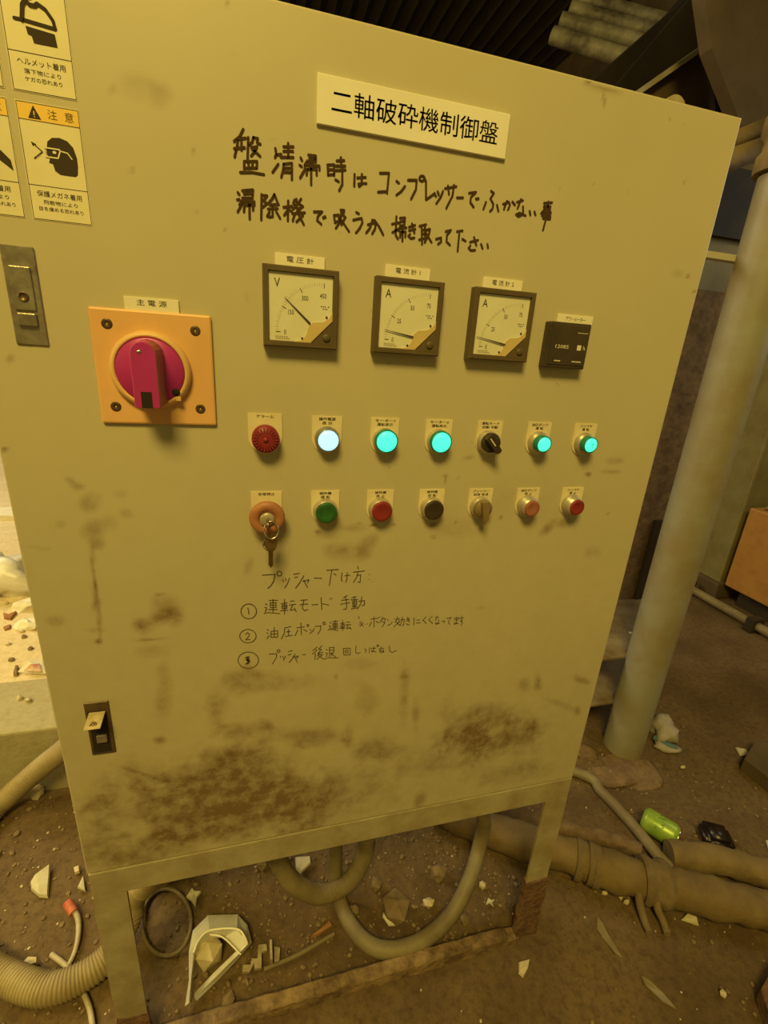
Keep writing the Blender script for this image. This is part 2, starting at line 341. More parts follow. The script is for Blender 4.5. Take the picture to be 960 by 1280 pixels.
def vnoise(sc_, seed):                     # smooth value noise on the door grid
    r = np.random.RandomState(seed).uniform(-1, 1, (400, 400))
    U = (GX + 1) * sc_ + 3; W_ = GZ * sc_ + 3; i = np.floor(U).astype(int); j = np.floor(W_).astype(int); a = U - i; b = W_ - j
    a = a * a * (3 - 2 * a); b = b * b * (3 - 2 * b)
    return (r[i, j] * (1 - a) + r[i + 1, j] * a) * (1 - b) + (r[i, j + 1] * (1 - a) + r[i + 1, j + 1] * a) * b
WN = vnoise(28, 1) * .5 + vnoise(61, 2) * .35 + vnoise(130, 3) * .25
for px, py, rx, ry, an, st in blobs:
    c = F(px, py); ex = F(px + 1, py) - c; ez = F(px, py + 1) - c
    sx = abs(ex.x); sz = abs(ez.z)
    dx = (GX - c.x); dz = (GZ - c.z)
    # to local pixels through the inverse of the small Jacobian
    J = np.array([[ex.x, ez.x], [ex.z, ez.z]]); Ji = np.linalg.inv(J)
    u = Ji[0, 0] * dx + Ji[0, 1] * dz; v = Ji[1, 0] * dx + Ji[1, 1] * dz
    a = math.radians(an); uu = u * math.cos(a) + v * math.sin(a); vv = -u * math.sin(a) + v * math.cos(a)
    d = np.sqrt((uu / rx) ** 2 + (vv / ry) ** 2)
    # wavy outline
    d = d + .55 * WN
    s = st * np.clip(1.35 - d, 0, 1) ** 1.0
    gr = gr + s * (1 - gr)
gr = np.clip(gr + .20 * np.clip((1.25 - GZ) / .75, 0, 1), 0, 1)  # map values also rise evenly towards the bottom of the door
V = [(x, 0, z) for z in gz for x in gx]; n1, n2 = len(gx), len(gz)
Fc = [(j * n1 + i, j * n1 + i + 1, (j + 1) * n1 + i + 1, (j + 1) * n1 + i) for j in range(n2 - 1) for i in range(n1 - 1)]
mb = MB(); mb.add(V, Fc)
# rim of the door: chamfer and sides
x0, x1, z0, z1 = gx[0], gx[-1], gz[0], gz[-1]
def ring(dx, y): return [(x0 - dx, y, z0 - dx), (x1 + dx, y, z0 - dx), (x1 + dx, y, z1 + dx), (x0 - dx, y, z1 + dx)]
rs = [ring(0, 0), ring(.0015, .0005), ring(.002, .002), ring(.002, .022)]
vs = sum(rs, []); fs = [(k * 4 + i, k * 4 + (i + 1) % 4, k * 4 + 4 + (i + 1) % 4, k * 4 + 4 + i) for k in range(3) for i in range(4)] + [(12, 13, 14, 15)]
mb.add(vs, fs)
door = mb.build('door', M['door'], cab, fix=False)
att = door.data.attributes.new('grime', 'FLOAT', 'POINT')
att.data.foreach_set('value', np.concatenate([gr.ravel(), np.full(16, .05)]).astype(np.float32))

MB().box((DX0 + .004, .026, .46), (DX1 - .004, .33, 1.513), .003).build('enclosure_body', M['body'], cab)
MB().prism([(DX0 + .02, .022, .48), (DX1 - .02, .022, .48), (DX1 - .02, .022, 1.50), (DX0 + .02, .022, 1.50)], (0, .006, 0)).build('door_gasket', M['hole'], cab)
RZ = .405
MB().box((DX0 + .001, .001, RZ), (DX1 + .001, .33, .4565), .0015).build('base_rail', M['paint'], cab)
# angle-iron legs, painted above and rusted through at the foot
def leg(xo, xi, yo, yi, zr):
    t = .005; sx = 1 if xi > xo else -1; sy = 1 if yi > yo else -1
    L = [(xo, yo), (xi, yo), (xi, yo + sy * t), (xo + sx * t, yo + sy * t), (xo + sx * t, yi), (xo, yi)]
    b = [zr + .012 * math.sin(i * 2.3) for i in range(6)]; b[0] = zr + .012; b[1] = zr - .012; b[2] = zr - .012
    vs = [(p[0], p[1], b[i]) for i, p in enumerate(L)] + [(p[0], p[1], RZ) for p in L]
    m = MB().add(vs, [(i, (i + 1) % 6, (i + 1) % 6 + 6, i + 6) for i in range(6)] + [(0, 1, 2, 3), (0, 3, 4, 5), (6, 7, 8, 9), (6, 9, 10, 11)])
    o = m.build('leg', M['paint'], cab)
    bm = bmesh.new(); e = .002
    L2 = [(xo - sx * e, yo - sy * e), (xi + sx * e, yo - sy * e), (xi + sx * e, yo + sy * (t + e)), (xo + sx * (t + e), yo + sy * (t + e)), (xo + sx * (t + e), yi + sy * e), (xo - sx * e, yi + sy * e)]
    lv = []
    H = [0, zr * .25, zr * .5, zr * .75, zr + .008]
    for q, h in enumerate(H):
        f = 1 + .12 * (1 - h / zr)
        cx = sum(p[0] for p in L2) / 6; cy = sum(p[1] for p in L2) / 6
        lv.append([((p[0] - cx) * f + cx + rng.uniform(-.0025, .0025), (p[1] - cy) * f + cy + rng.uniform(-.0025, .0025), h + (rng.uniform(-.008, .008) if 0 < q else -.004)) for p in L2])
    vs = sum(lv, []); fs = [(k * 6 + i, k * 6 + (i + 1) % 6, k * 6 + 6 + (i + 1) % 6, k * 6 + 6 + i) for k in range(4) for i in range(6)] + [(24, 25, 26, 27), (24, 27, 28, 29)]
    MB().add(vs, fs).build('rusted_foot', M['rust'], o, label='flaking red-brown rusted lower end of the leg')
leg(DX0, DX0 + .048, .001, .05, .085)
leg(DX1 + .001, DX1 - .049, .001, .05, .165)
leg(DX0, DX0 + .048, .328, .28, .10)
leg(DX1 + .001, DX1 - .049, .328, .28, .12)
# rusty floor channel tying the front legs
mb = MB(); N = 46
A = Vector((-.31, -.002, 0)); B = Vector((.425, .0, 0)); vs = []
for i in range(N):
    p = A.lerp(B, i / (N - 1)); j = lambda s: rng.uniform(-s, s)
    hz = .024 + j(.0012) - (.010 if i > N - 3 else 0); wd = .0125 + j(.0008)
    for dy, dz in ((-wd, -.006), (-wd, hz - .001), (-wd + .002, hz + .002), (wd - .003, hz + .003), (wd, hz), (wd, -.006)):
        vs.append((p.x, p.y + dy + j(.0006), dz + j(.0006)))
fs = [(i * 6 + k, i * 6 + k + 1, i * 6 + 7 + k, i * 6 + 6 + k) for i in range(N - 1) for k in range(5)] + [tuple(range(6)), tuple(range((N - 1) * 6, N * 6))]
mb.add(vs, fs).build('floor_rail', M['rail_rust'], cab, label='rusted angle rail on the floor between the front legs')
# lifting lug
c = F(862, 127, .012)
MB().lathe((.402, .030, 1.5225), (0, 1, 0), [(.0165, 0), (.0165, .005)], 24).build('lifting_lug', M['paint'], cab)

# ---- printing helpers
_tc = {}
def text_geo(s, size=1.0, spacing=1.0, align='CENTER', line=1.0):
    key = (s, spacing, align, line)
    if key not in _tc:
        c = bpy.data.curves.new('t', 'FONT'); c.body = s; c.size = 1; c.align_x = align; c.align_y = 'CENTER'
        c.space_character = spacing; c.space_line = line; c.resolution_u = 2; c.extrude = 0
        o = bpy.data.objects.new('t', c); COL.objects.link(o)
        me = bpy.data.meshes.new_from_object(o)
        _tc[key] = ([tuple(v.co) for v in me.vertices], [tuple(p.vertices) for p in me.polygons])
        bpy.data.objects.remove(o); bpy.data.curves.remove(c); bpy.data.meshes.remove(me)
    v, f = _tc[key]
    return [(a * size, b * size) for a, b, _ in v], f
def put_text(mb, s, x, z, size, y, w=None, rot=0, sx=1, bold=0, **k):
    v, f = text_geo(s, size, **k)
    if not v: return mb
    xs_ = [a for a, b in v]; zs_ = [b for a, b in v]
    cx = (min(xs_) + max(xs_)) / 2; cz = (min(zs_) + max(zs_)) / 2
    if w: sx = w / (max(xs_) - min(xs_))
    c, s_ = math.cos(rot), math.sin(rot)
    offs = [0] if not bold else [-bold, bold]
    for o in offs:
        mb.add([(x + o + ((a - cx) * sx) * c - (b - cz) * s_, y - abs(o) * .05, z + ((a - cx) * sx) * s_ + (b - cz) * c) for a, b in v], f)
    return mb
SN = 0
def stroke(mb, P, wd, y, f=F):
    Q = [f(a, b, y) for a, b in P]
    global SN
    for i, p in enumerate(Q):
        SN += 1; y0_ = y - .00007 * (SN % 5)
        k = 7; q = wd / 2 * rng.uniform(.95, 1.1)
        mb.add([(p.x + q * math.cos(t * 2 * math.pi / k), y0_, p.z + q * math.sin(t * 2 * math.pi / k)) for t in range(k)], [tuple(range(k))])
        if i:
            a = Q[i - 1]; d = p - a
            if d.length < 1e-6: continue
            d.normalize(); nn = Vector((-d.z, 0, d.x)) * wd / 2
            SN += 1; y0_ = y - .00007 * (SN % 5)
            mb.add([Vector((v.x, y0_, v.z)) for v in (a + nn, a - nn, p - nn, p + nn)], [(0, 1, 2, 3)])
    return mb

# ---- big marker notice in two lines (strokes traced on the door plane)
def c1(s): return [[(280 + float(p.split(',')[0]) * .2292, 150 + float(p.split(',')[1]) * .2292) for p in q.split()] for q in s.strip().split('/')]
def c2(s): return [[(460 + float(p.split(',')[0]) * .25, 180 + float(p.split(',')[1]) * .25) for p in q.split()] for q in s.strip().split('/')]
def circ(cx, cy, r, ry=None):
    ry = ry or r
    return '/' + ' '.join('%.1f,%.1f' % (cx + r * math.cos(t * math.pi / 8), cy + ry * math.sin(t * math.pi / 8)) for t in range(17))
L1 = c1('105,50 85,90 55,115/75,105 72,140 58,200/70,105 118,98/132,95 128,230/55,155 112,150/95,118 95,165/160,95 155,118 138,135/160,95 184,100 180,125 198,130/150,150 180,145 165,175 148,196/150,155 197,197/110,225 110,265/110,225 180,225 178,262/133,228 135,262/155,228 155,262/112,262 178,262/88,285 150,285 218,297'
 '/280,155 285,185 278,205/350,125 350,200/325,145 378,145/325,170 375,170/308,202 378,203/325,240 322,275 312,312/325,240 370,235 370,325/325,262 362,262/325,283 362,285/296,240 265,285/288,190 312,186'
 '/418,205 425,220/412,245 425,255/440,270 415,315/460,190 500,195 500,227 462,228/465,210 500,212/445,245 520,250 520,272/440,245 442,262/455,268 450,298/455,268 505,268 505,298/475,240 475,352/455,222 440,245'
 '/565,245 568,300/565,245 600,243 600,300/568,270 600,270/568,298 600,298/615,222 655,220/637,205 640,250/610,250 660,250/605,275 662,272/645,265 645,350 628,385/608,325 625,335'
 '/712,295 710,360/728,315 772,312/752,295 750,350 738,362 733,348 776,345')
L1 += c2('60,145 105,145 95,245/50,240 92,237/142,185 155,195/185,210 165,238 142,255/200,180 243,180 240,225 215,275' + circ(270, 172, 13) +
 '/286,178 290,190 290,278 332,248/332,245 340,262/375,235 362,268 342,297/348,238 354,254/385,222 442,212/400,208 405,250/430,205 422,260 392,320/445,268 475,268'
 '/505,245 540,240 515,265 512,292 528,315/540,272 543,276/550,270 553,274/615,235 630,245 612,272 627,300 622,325 610,335/590,290 577,325/645,305 652,335'
 '/675,300 705,290 710,305 700,328/695,285 680,325/722,288 735,305/745,290 775,282/765,276 748,320/775,312 776,350 752,362 740,352 758,344 788,358/808,335 812,355/832,338 838,355'
 '/880,295 920,292/902,288 897,345 875,430/880,312 912,312 910,327 882,326 880,312/865,345 915,345/872,336 912,336/870,358 912,360 910,376 875,372')
L2 = c1('75,395 83,405/72,435 84,432/100,455 75,500/100,385 158,380 155,425 100,425/110,403 155,402/95,445 165,445 165,462/112,465 108,500/112,465 160,465 158,492/138,445 140,540/98,440 84,462'
 '/205,405 203,545/205,410 235,412 215,440 235,455 212,475/275,405 262,430 245,450/275,405 288,440 298,462/248,462 290,460/240,485 292,482/265,460 265,525 245,530/285,500 305,535/248,500 235,525'
 '/350,440 348,550/325,475 370,470/348,490 328,520/350,485 370,500/385,435 378,455 392,470 375,485/420,430 405,455 430,470 408,485/395,430 400,500 435,570/372,510 440,505/385,515 375,550/430,520 395,555/405,492 415,500'
 '/490,500 535,500 512,525 508,548 530,567/540,530 543,536/550,525 553,531/600,520 605,560/600,520 625,517 628,552 605,556/640,495 635,550 610,590/636,490 655,492 650,520 662,530 640,570/628,530 650,560 682,608'
 '/722,503 735,510/705,545 750,535 755,560 740,590 720,615/785,570 825,560 825,590 808,620/810,545 795,590 775,615/820,545 845,580 868,625')
L2 += c2('142,362 138,455 150,474/122,442 152,425/120,400 157,393/160,370 185,368 182,405 160,408/162,388 182,386/155,422 192,418/155,422 154,434/162,440 160,465/162,440 188,438 186,464/173,415 172,486'
 '/205,415 235,405/205,432 236,425/220,398 232,445/210,450 202,460 214,472 232,468/258,410 290,402/268,410 270,500/285,405 285,490/270,430 285,428/270,450 285,448/256,478 290,470/290,430 310,425 305,450 283,492/290,445 318,492'
 '/340,475 365,468 366,488 350,500/388,437 415,430 395,455 393,488 410,505/445,437 472,433/457,437 448,535/472,475 488,485/510,490 550,480/530,465 542,508/512,508 503,520 515,532 535,530/565,500 573,522/597,500 600,518')
mb = MB()
for P in L1: stroke(mb, P, .0024, -.0005)
mb.build('handwritten_line', M['marker'], cab, label='upper line of thick dark marker handwriting: 盤清掃時はコンプレッサーでふかない事', fix=False)
mb = MB()
for P in L2: stroke(mb, P, .0024, -.0005)
mb.build('handwritten_line', M['marker'], cab, label='second line of thick dark marker handwriting: 掃除機で吸うか掃き取って下さい', fix=False)
def cc(ox, oy, k, s): return [[(ox + float(p.split(',')[0]) * k, oy + float(p.split(',')[1]) * k) for p in q.split()] for q in s.strip().strip('/').split('/')]
NA = '148,100 235,95 225,140 205,172 185,188' + circ(262, 90, 16) + '/285,130 290,145/303,122 308,138/330,120 318,155 297,185/358,95 395,88/365,116 382,112/425,105 400,148 370,187/420,142 460,130 450,150/425,135 450,183/495,120 545,122' \
 '/580,68 655,62/612,68 595,170/625,90 640,100/680,85 675,130 682,140/700,105 732,100/715,82 714,120 705,148/785,40 788,60/755,80 830,72/785,82 777,118 755,147/785,102 805,98 800,150 785,145/862,96 863,98/862,129 863,131'
NB = circ(58, 342, 52, 50)[1:] + '/52,320 57,340 58,360/170,290 180,300/165,315 178,318 168,345/160,355 190,350 265,357/195,270 250,268/200,285 240,283 240,315 203,318 200,285/200,300 240,300/220,262 220,345/190,330 248,330' \
 '/275,290 315,285/280,300 312,298 312,322 282,325 280,300/280,312 312,310/270,338 320,335/297,262 297,360/335,275 360,272/328,300 372,295/350,300 335,335 368,330/362,320 375,345/405,268 450,265/400,297 452,292/425,268 415,320 430,338 450,330/480,298 520,295/540,250 545,330/545,290 590,300/598,256 601,261/611,253 614,259' \
 '/715,235 690,250/675,268 725,262/670,295 730,285/702,243 712,300 708,325 690,330/745,252 775,245/740,265 785,262/750,275 778,272 775,300 752,302 750,275/752,288 777,286/763,243 763,320/742,325 785,318/748,311 780,308/790,275 830,270 828,300 812,305/812,245 805,290 785,325'
NC = circ(112, 198, 58, 48)[1:] + '/95,188 108,172 122,182 118,200 95,225 128,222/248,150 258,158/245,175 255,180/262,195 245,215/275,165 275,208/275,165 322,160 322,205 275,205/298,135 298,205/276,185 320,183/372,140 415,130/372,140 368,180 348,215/385,168 412,165/398,150 398,198/375,200 425,192' \
 '/455,140 510,132/485,105 490,190/465,155 445,195/505,150 530,165' + circ(535, 122, 7) + '/548,150 558,158/580,145 568,165 548,180/585,130 628,125 623,155 605,185' + circ(650, 108, 9) + \
 '/690,100 698,108/685,125 695,128 688,150/678,155 700,150 748,158/708,95 748,92/712,108 742,106 742,130 712,132 712,108/712,119 742,118/728,88 728,150/705,142 750,140/765,108 795,105/768,118 792,116 792,132 768,134 768,118/762,142 798,140/780,85 782,158/808,100 830,98/800,118 838,115/818,118 808,145 832,140/828,132 842,150'
NC2 = '112,155 135,185/135,160 112,185/124,152 125,155/103,170 105,171/105,115 105,130/148,170 150,171/165,168 167,169/190,135 235,130/212,120 212,190/195,155 178,185/225,150 245,160/240,122 242,127/250,120 252,125/272,120 265,140 253,157/270,132 292,130 285,165 268,190/265,148 284,160/305,135 312,145/340,155 328,170 308,178' \
 '/375,118 378,128/360,135 392,132/372,142 360,155/385,142 392,155/390,150 372,172 352,188/368,155 392,175/400,140 425,136 420,178 410,180/412,120 408,150 395,182/440,135 462,130/438,148 463,143/448,120 460,155/441,165 445,174 462,172/495,125 492,178/512,142 535,140/510,162 538,160/580,118 557,142 582,165/622,115 598,140 625,165' \
 '/645,125 668,120/657,113 645,145/668,135 666,163 650,172 645,160 673,166/690,150 712,148 706,163/725,130 758,122 740,145 738,162 748,172/778,128 810,125/780,140 808,138/795,118 795,165 778,172 780,160 808,168/810,130 845,125/830,110 832,148 820,153 830,142 836,160 825,180'
ND = circ(115, 368, 73, 58)[1:] + '/262,325 315,322 312,350 285,395' + circ(328, 303, 10) + '/340,340 345,350/358,340 362,350/378,338 362,368/398,308 425,300/395,330 415,327/445,325 425,358 402,385/430,347 468,338 455,355/440,343 462,385/495,330 520,328' \
 '/600,275 570,300/600,295 568,325/588,318 585,365/635,265 612,290 632,292 605,320 640,312/614,320 602,340/612,330 640,328 600,362/612,338 650,362/665,290 672,298/660,315 672,318 665,345/655,358 690,350 750,352/685,280 720,278 718,315 688,318/688,298 718,297/688,280 688,345/710,322 698,335/700,322 732,346/785,285 790,333/785,285 835,283 835,330 790,332/800,298 820,297 820,315 802,316 800,298'
ND2 = '85,322 82,368 95,378 115,370/145,345 158,350 148,372/180,335 178,372/190,342 225,338/210,325 210,358 198,368 195,356 224,366' + circ(238, 322, 7) + '/245,345 280,340/265,328 250,362/275,350 280,368 258,372 255,357 280,362/320,325 322,360 340,370 370,355'
for lab, parts, wd in (('プッシャー下げ方', [cc(300, 700, .1875, NA)], .0011), ('① 運転モード 手動', [cc(300, 700, .1875, NB)], .0011),
                   ('② 油圧ポンプ運転 ボタン効きにくくなってます', [cc(290, 760, .1771, NC), cc(430, 750, .1771, NC2)], .0010), ('③ プッシャー後退 回しっぱなし', [cc(290, 760, .1771, ND), cc(430, 750, .1771, ND2)], .0010)):
    mb = MB()
    for p in parts:
        for P in p: stroke(mb, P, wd, -.0005)
    if lab[0] == '③':
        for P in cc(290, 760, .1771, '97,350 118,345 106,365 124,378 100,395/110,350 114,390/100,365 122,365'): stroke(mb, P, .0022, -.0005)
    mb.build('handwritten_line', M['pen'], cab, label='thin pen handwriting reading ' + lab, fix=False)

# ---- title sign
o = MB().box((-.0388, -.0035, 1.4287), (.1679, 0, 1.4694), .0006, 1).build('title_sign', M['sign'], cab, label='pale plastic title plate reading 二軸破砕機制御盤')
mb = MB(); put_text(mb, '二軸破砕機制御盤', .0655, 1.4498, .0218, -.0037, w=.180, bold=.00012); mb.build('lettering', M['ink'], o, fix=False)

# ---- safety stickers
def sticker(x0, z1, icon, title, l2, l3, lab):
    w_, h_ = .0487, .0902; x1 = x0 + w_; z0 = z1 - h_
    y = -.0004
    o = MB().prism([(x0, y, z0), (x1, y, z0), (x1, y, z1), (x0, y, z1)], (0, .0004, 0)).build('safety_sticker', M['sticker'], cab, label=lab)
    i0, i1, k0, k1 = x0 + .0008, x1 - .0008, z0 + .0008, z1 - .0008
    zb = k1 - .0125; zt = k0 + .0270
    MB().add([(i0, y - .0001, zb), (i1, y - .0001, zb), (i1, y - .0001, k1), (i0, y - .0001, k1)], [(0, 1, 2, 3)]).build('caution_band', M['sticker_top'], o, fix=False, label='amber caution band')
    mb = MB(); yy = y - .0002
    def ln(a, b, t=.00045):
        d = Vector((b[0] - a[0], 0, b[1] - a[1])).normalized(); n = Vector((-d.z, 0, d.x)) * t / 2
        A_ = Vector((a[0], yy, a[1])); B_ = Vector((b[0], yy, b[1])); mb.add([A_ + n, A_ - n, B_ - n, B_ + n], [(0, 1, 2, 3)])
    for a, b in (((i0, k0), (i1, k0)), ((i1, k0), (i1, k1)), ((i1, k1), (i0, k1)), ((i0, k1), (i0, k0)), ((i0, zb), (i1, zb)), ((i0, zt), (i1, zt))): ln(a, b)
    cx = (x0 + x1) / 2
    mb.add([(i0 + .0075, yy, zb + .0012), (i0 + .0175, yy, zb + .0012), (i0 + .0125, yy, k1 - .0014)], [(0, 1, 2)])
    mb2 = MB(); put_text(mb2, '!', i0 + .0125, zb + .0046, .0066, yy - .0001, bold=.0002); mb2.build('exclamation_mark', M['sticker_top'], o, fix=False, label='amber exclamation mark on the dark triangle')
    put_text(mb, '注', i0 + .0265, (zb + k1) / 2, .0078, yy); put_text(mb, '意', i0 + .0395, (zb + k1) / 2, .0078, yy)
    put_text(mb, title, cx, zt - .0062, .0052, yy, w=min(.036, .0052 * len(title) * 1.02)); put_text(mb, l2, cx, zt - .0128, .0038, yy, w=.0046 * len(l2)); put_text(mb, l3, cx, zt - .0182, .0038, yy, w=.0040 * len(l3))
    mb.build('lettering', M['ink'], o, fix=False)
    mb = MB(); wm = MB()
    cz = (zb + zt) / 2
    ka, kb, oa, ob_ = {'goggles': (1, .84, 2.2, -.6), 'helmet': (.92, .9, .3, -5.6)}.get(icon, (1, 1, 0, 0))
    def pl(m, pts, yv=yy):
        pts = [(a * ka + oa, b * kb + ob_) for a, b in pts]
        m.add([(cx + a * .001, yv, cz + b * .001) for a, b in pts], [tuple(range(len(pts)))])
    def sk(m, pts, t, yv=yy):
        pts = [(a * ka + oa, b * kb + ob_) for a, b in pts]
        for i in range(len(pts)):
            p = (cx + pts[i][0] * .001, cz + pts[i][1] * .001)
            yv = yv - .00005
            m.add([(p[0] + t / 2 * math.cos(q * math.pi / 5), yv, p[1] + t / 2 * math.sin(q * math.pi / 5)) for q in range(10)], [tuple(range(10))])
            yv = yv - .00005
            if i:
                a = Vector((cx + pts[i - 1][0] * .001, yv, cz + pts[i - 1][1] * .001)); b = Vector((p[0], yv, p[1])); d = (b - a).normalized(); n = Vector((-d.z, 0, d.x)) * t / 2
                m.add([a + n, a - n, b - n, b + n], [(0, 1, 2, 3)])
    if icon == 'goggles':
        pl(mb, [(-6, 13), (-2, 17), (4, 18), (10, 16), (14, 11), (16, 2), (16, -6), (15, -14), (13, -16), (1, -16), (-3, -13), (-4, -7), (-7, -6), (-6, -3), (-8, 2), (-7, 8)])
        sk(mb, [(-18, 10), (-11, 3), (-18, -4)], .0008); pl(mb, [(-19, 11), (-15, 9), (-18, 7)])
        for a in ((-14, 0), (-16, -2)): sk(wm, [a, (a[0] + .5, a[1] - .5)], .0008, yy - .0001)
        sk(wm, [(-9, 7), (-9, -1), (1, -1), (3, 5), (3, 7), (-9, 7)], .0011, yy - .0001); sk(wm, [(3, 6), (9, 5), (12, 0)], .0010, yy - .0001)
        sk(wm, [(-2, 4), (-1, 4)], .0022, yy - .0001)
    elif icon == 'helmet':
        sk(mb, [(-17, 3), (-10, 3), (15, 1), (14, 7), (9, 14), (3, 17), (1, 15), (-3, 15), (-6, 18), (-9, 14), (-11, 3)], .0026)
        pl(mb, [(-9, -1), (14, -3), (15, -13), (-4, -13), (-5, -8), (-8, -7)])
        sk(mb, [(-12, 25), (-9, 19), (-2, 20), (0, 26)], .002); sk(mb, [(-2, 20), (-8, 24)], .002)
    elif icon == 'glove':
        pl(mb, [(-16, 16), (-8, 14), (2, 8), (12, 0), (20, -8), (21, -16), (10, -8), (-2, 0), (-12, 4), (-18, 8)])
        sk(mb, [(-14, 2), (-6, -6), (2, -8)], .003)
    mb.build('pictogram', M['ink'], o, fix=False)
    if wm.v: wm.build('pictogram_outline', M['sticker'], o, fix=False, label='pale goggles outline on the dark head')
sticker(-.2977, 1.4063, 'goggles', '保護メガネ着用', '飛散物により', '目を痛める恐れあり', 'lower right safety sticker with a head wearing goggles')
sticker(-.2977, 1.5030, 'helmet', 'ヘルメット着用', '落下物により', 'ケガの恐れあり', 'upper right safety sticker with a helmeted head')
sticker(-.3524, 1.4063, 'glove', '保護手袋着用', '回転物により', '手を痛める恐れあり', 'lower left safety sticker, cut off by the picture edge')
sticker(-.3524, 1.5030, 'none', '安全靴着用', '落下物により', 'ケガの恐れあり', 'upper left safety sticker, mostly outside the picture')

# ---- engraved name bars above instruments
def namebar(x0, x1, z1, h, txt, size, mt='label', lab=None):
    o = MB().box((x0, -.0022, z1 - h), (x1, 0, z1), .0003, 1).build('name_bar', M[mt], cab, label=lab or ('cream name strip reading ' + txt.replace(' ', '')))
    mb = MB(); put_text(mb, txt, (x0 + x1) / 2, z1 - .0048, size, -.0024, w=(x1 - x0) * .55); mb.build('lettering', M['ink'], o, fix=False)
namebar(-.2285, -.1775, 1.2572, .0125, '主 電 源', .0062)
namebar(-.0800, -.0278, 1.3118, .0128, '電 圧 計', .0062)
namebar(.0400, .0930, 1.3128, .0130, '電 流 計 1', .0062)
namebar(.1600, .2120, 1.3118, .0126, '電 流 計 2', .0062)
namebar(.2680, .3200, 1.2800, .0115, 'アワーメーター', .0058)

